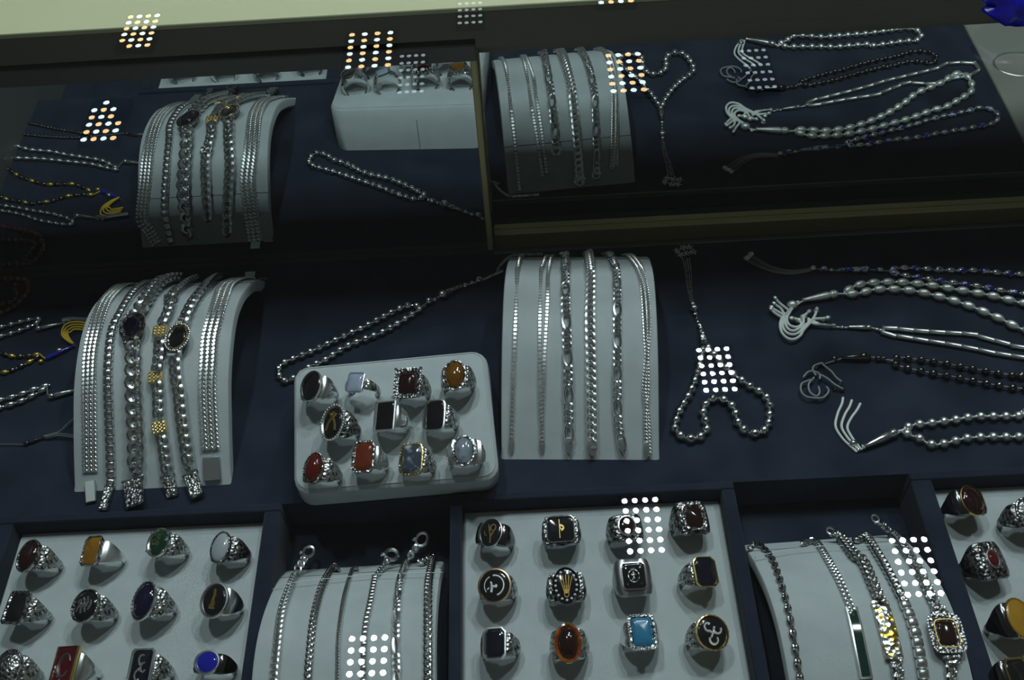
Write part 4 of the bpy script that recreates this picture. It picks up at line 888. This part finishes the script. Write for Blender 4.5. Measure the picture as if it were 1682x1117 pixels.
# plain silver balls
A = pts((1484, 706), (1502, 698), (1522, 696), (1560, 691), (1599, 685), (1637, 684), (1676, 683)) + mpts(MIR_R, (1430, 76), (1460, 72), (1488, 68), (1505, 67), (1513, 59), (1505, 50), (1488, 47), (1450, 52)) + pts((1690, 717), (1667, 718), (1627, 718), (1588, 720), (1550, 729), (1529, 730), (1509, 720), (1490, 713))
tasbih('plain round silver prayer beads with three white cords turned up', A, 'round', .27, ['silver_satin'], tuple(pts((1474, 709), (1418, 735))), fan(pts((1412, 738), (1402, 727), (1391, 714), (1383, 698), (1388, 680), (1396, 666), (1400, 655)), 3, .42, 1.0), 'cord',
       [(p, q, 'silver') for p, q in zip(pts((1479, 707), (1402, 727), (1411, 737)), (.16, .2, .12))], 'silver', tr=.075, pitch=.69)
# left side
A = mpts(MIR_L, (-20, 372), (5, 372), (29, 377), (51, 382), (63, 387), (70, 400), (70, 411), (59, 425), (46, 432), (20, 434), (-14, 437))
A2 = mpts(MIR_L, (39, 426), (47, 415), (56, 406), (56, 397), (39, 395), (15, 394), (-20, 393))
tasbih('red glass prayer beads coiled next to the mirror foot', A + mpts(MIR_L, (-60, 425), (-62, 385)), 'round', .2, ['redbead'], None, (), 'darkcord')
tasbih('dark red glass prayer beads lying inside the red coil', A2, 'round', .19, ['redbead'], None, (), 'darkcord', closed=False)
A = mpts(MIR_L, (120, 365), (111, 358), (93, 352), (73, 348), (54, 345), (28, 340), (2, 336), (-25, 332), (-40, 336), (-25, 343), (0, 345), (20, 348), (40, 353), (60, 360), (80, 364), (108, 368))
tasbih('pale green silver oval prayer beads tucked under the arch', A, 'oval', .17, ['greenbead'], tuple(pts((57, 540), (101, 530))), [pts((104, 528), (120, 526), (140, 527), (160, 528))], 'silver', [(p, q, 'greenbead') for p, q in zip(pts((104, 529), (114, 527)), (.14, .16))], 'greenbead', tr=.13)
A = mpts(MIR_L, (153, 318), (144, 310), (133, 305), (121, 301), (105, 301), (75, 301), (50, 295), (28, 286), (10, 274), (0, 263), (-12, 265), (-20, 285), (-18, 310), (9, 325), (22, 328), (37, 330), (50, 333), (66, 331), (83, 329), (96, 325), (114, 320), (138, 318))
tasbih('blue and gold prayer beads with a looped yellow tassel', A, 'oval', .16, ['gunmetal', 'goldbead', 'gunmetal'], tuple(pts((74, 588), (122, 566))),
       [pts((122, 566), (112 + k, 561 - k), (102 + 3*k, 550 - k), (107 + 3*k, 535 + 4*k), (122, 530 + 4*k), (142, 531 + 4*k)) for k in range(4)], 'yellowcord', [(p, q, m) for p, q, m in zip(pts((66, 592), (97, 575)), (.15, .2), ('goldbead', 'silver'))], 'sapphire', tr=.055)
A = mpts(MIR_L, (192, 276), (170, 264), (140, 258), (108, 253), (83, 248), (50, 245), (25, 238), (5, 231), (-8, 236), (-8, 250), (10, 258), (37, 259), (65, 260), (95, 263), (125, 266), (155, 270), (183, 277))
tasbih('larger silver oval prayer beads pointing at the arch', A, 'oval', .2, ['silver'], tuple(pts((78, 652), (124, 640))), (), 'darkcord', (), 'silver')
A = mpts(MIR_L, (150, 222), (125, 215), (93, 210), (60, 203), (30, 197), (12, 203), (14, 214), (50, 220), (105, 224), (135, 224))
tasbih('small blackish prayer beads with thin dark tassel', A, 'round', .13, ['gunmetal'], tuple(pts((38, 728), (72, 716))), [pts((72, 717), (97, 710), (108, 700), (122, 688)), pts((74, 717), (97, 713), (122, 716)), pts((74, 718), (100, 716), (124, 720))], 'darkcord', (), 'gunmetal', tr=.04)

# ------------------------------------------------------------------ odds and ends behind
q = unmir(1662, 106, MIR_R, .3)
single('bangle', torus(1.9, 1.5, .07, 40, 6), 'silver_bright', (0, 0, 0), 'thin silver bangle lying on the grey stone ledge', 'bangle').location = Vector((q.x + .6, q.y, .32))*S
q = pix(1672, 4, GLASS_Z + 1.1); V, Fc = ball(1.5, 1.2, 1.1, 20, 14)
V = [Vector((v.x*(1 + .16*math.sin(4*math.atan2(v.z, v.y))), v.y*(1 + .12*math.sin(7*v.x)), v.z)) for v in V]
single('plastic_bundle', (V, Fc), 'blueplastic', (0, 0, 0), 'royal blue crumpled plastic bundle on the glass by the back rail', 'plastic bag').location = Vector((q.x, q.y, GLASS_Z + 1.08))*S
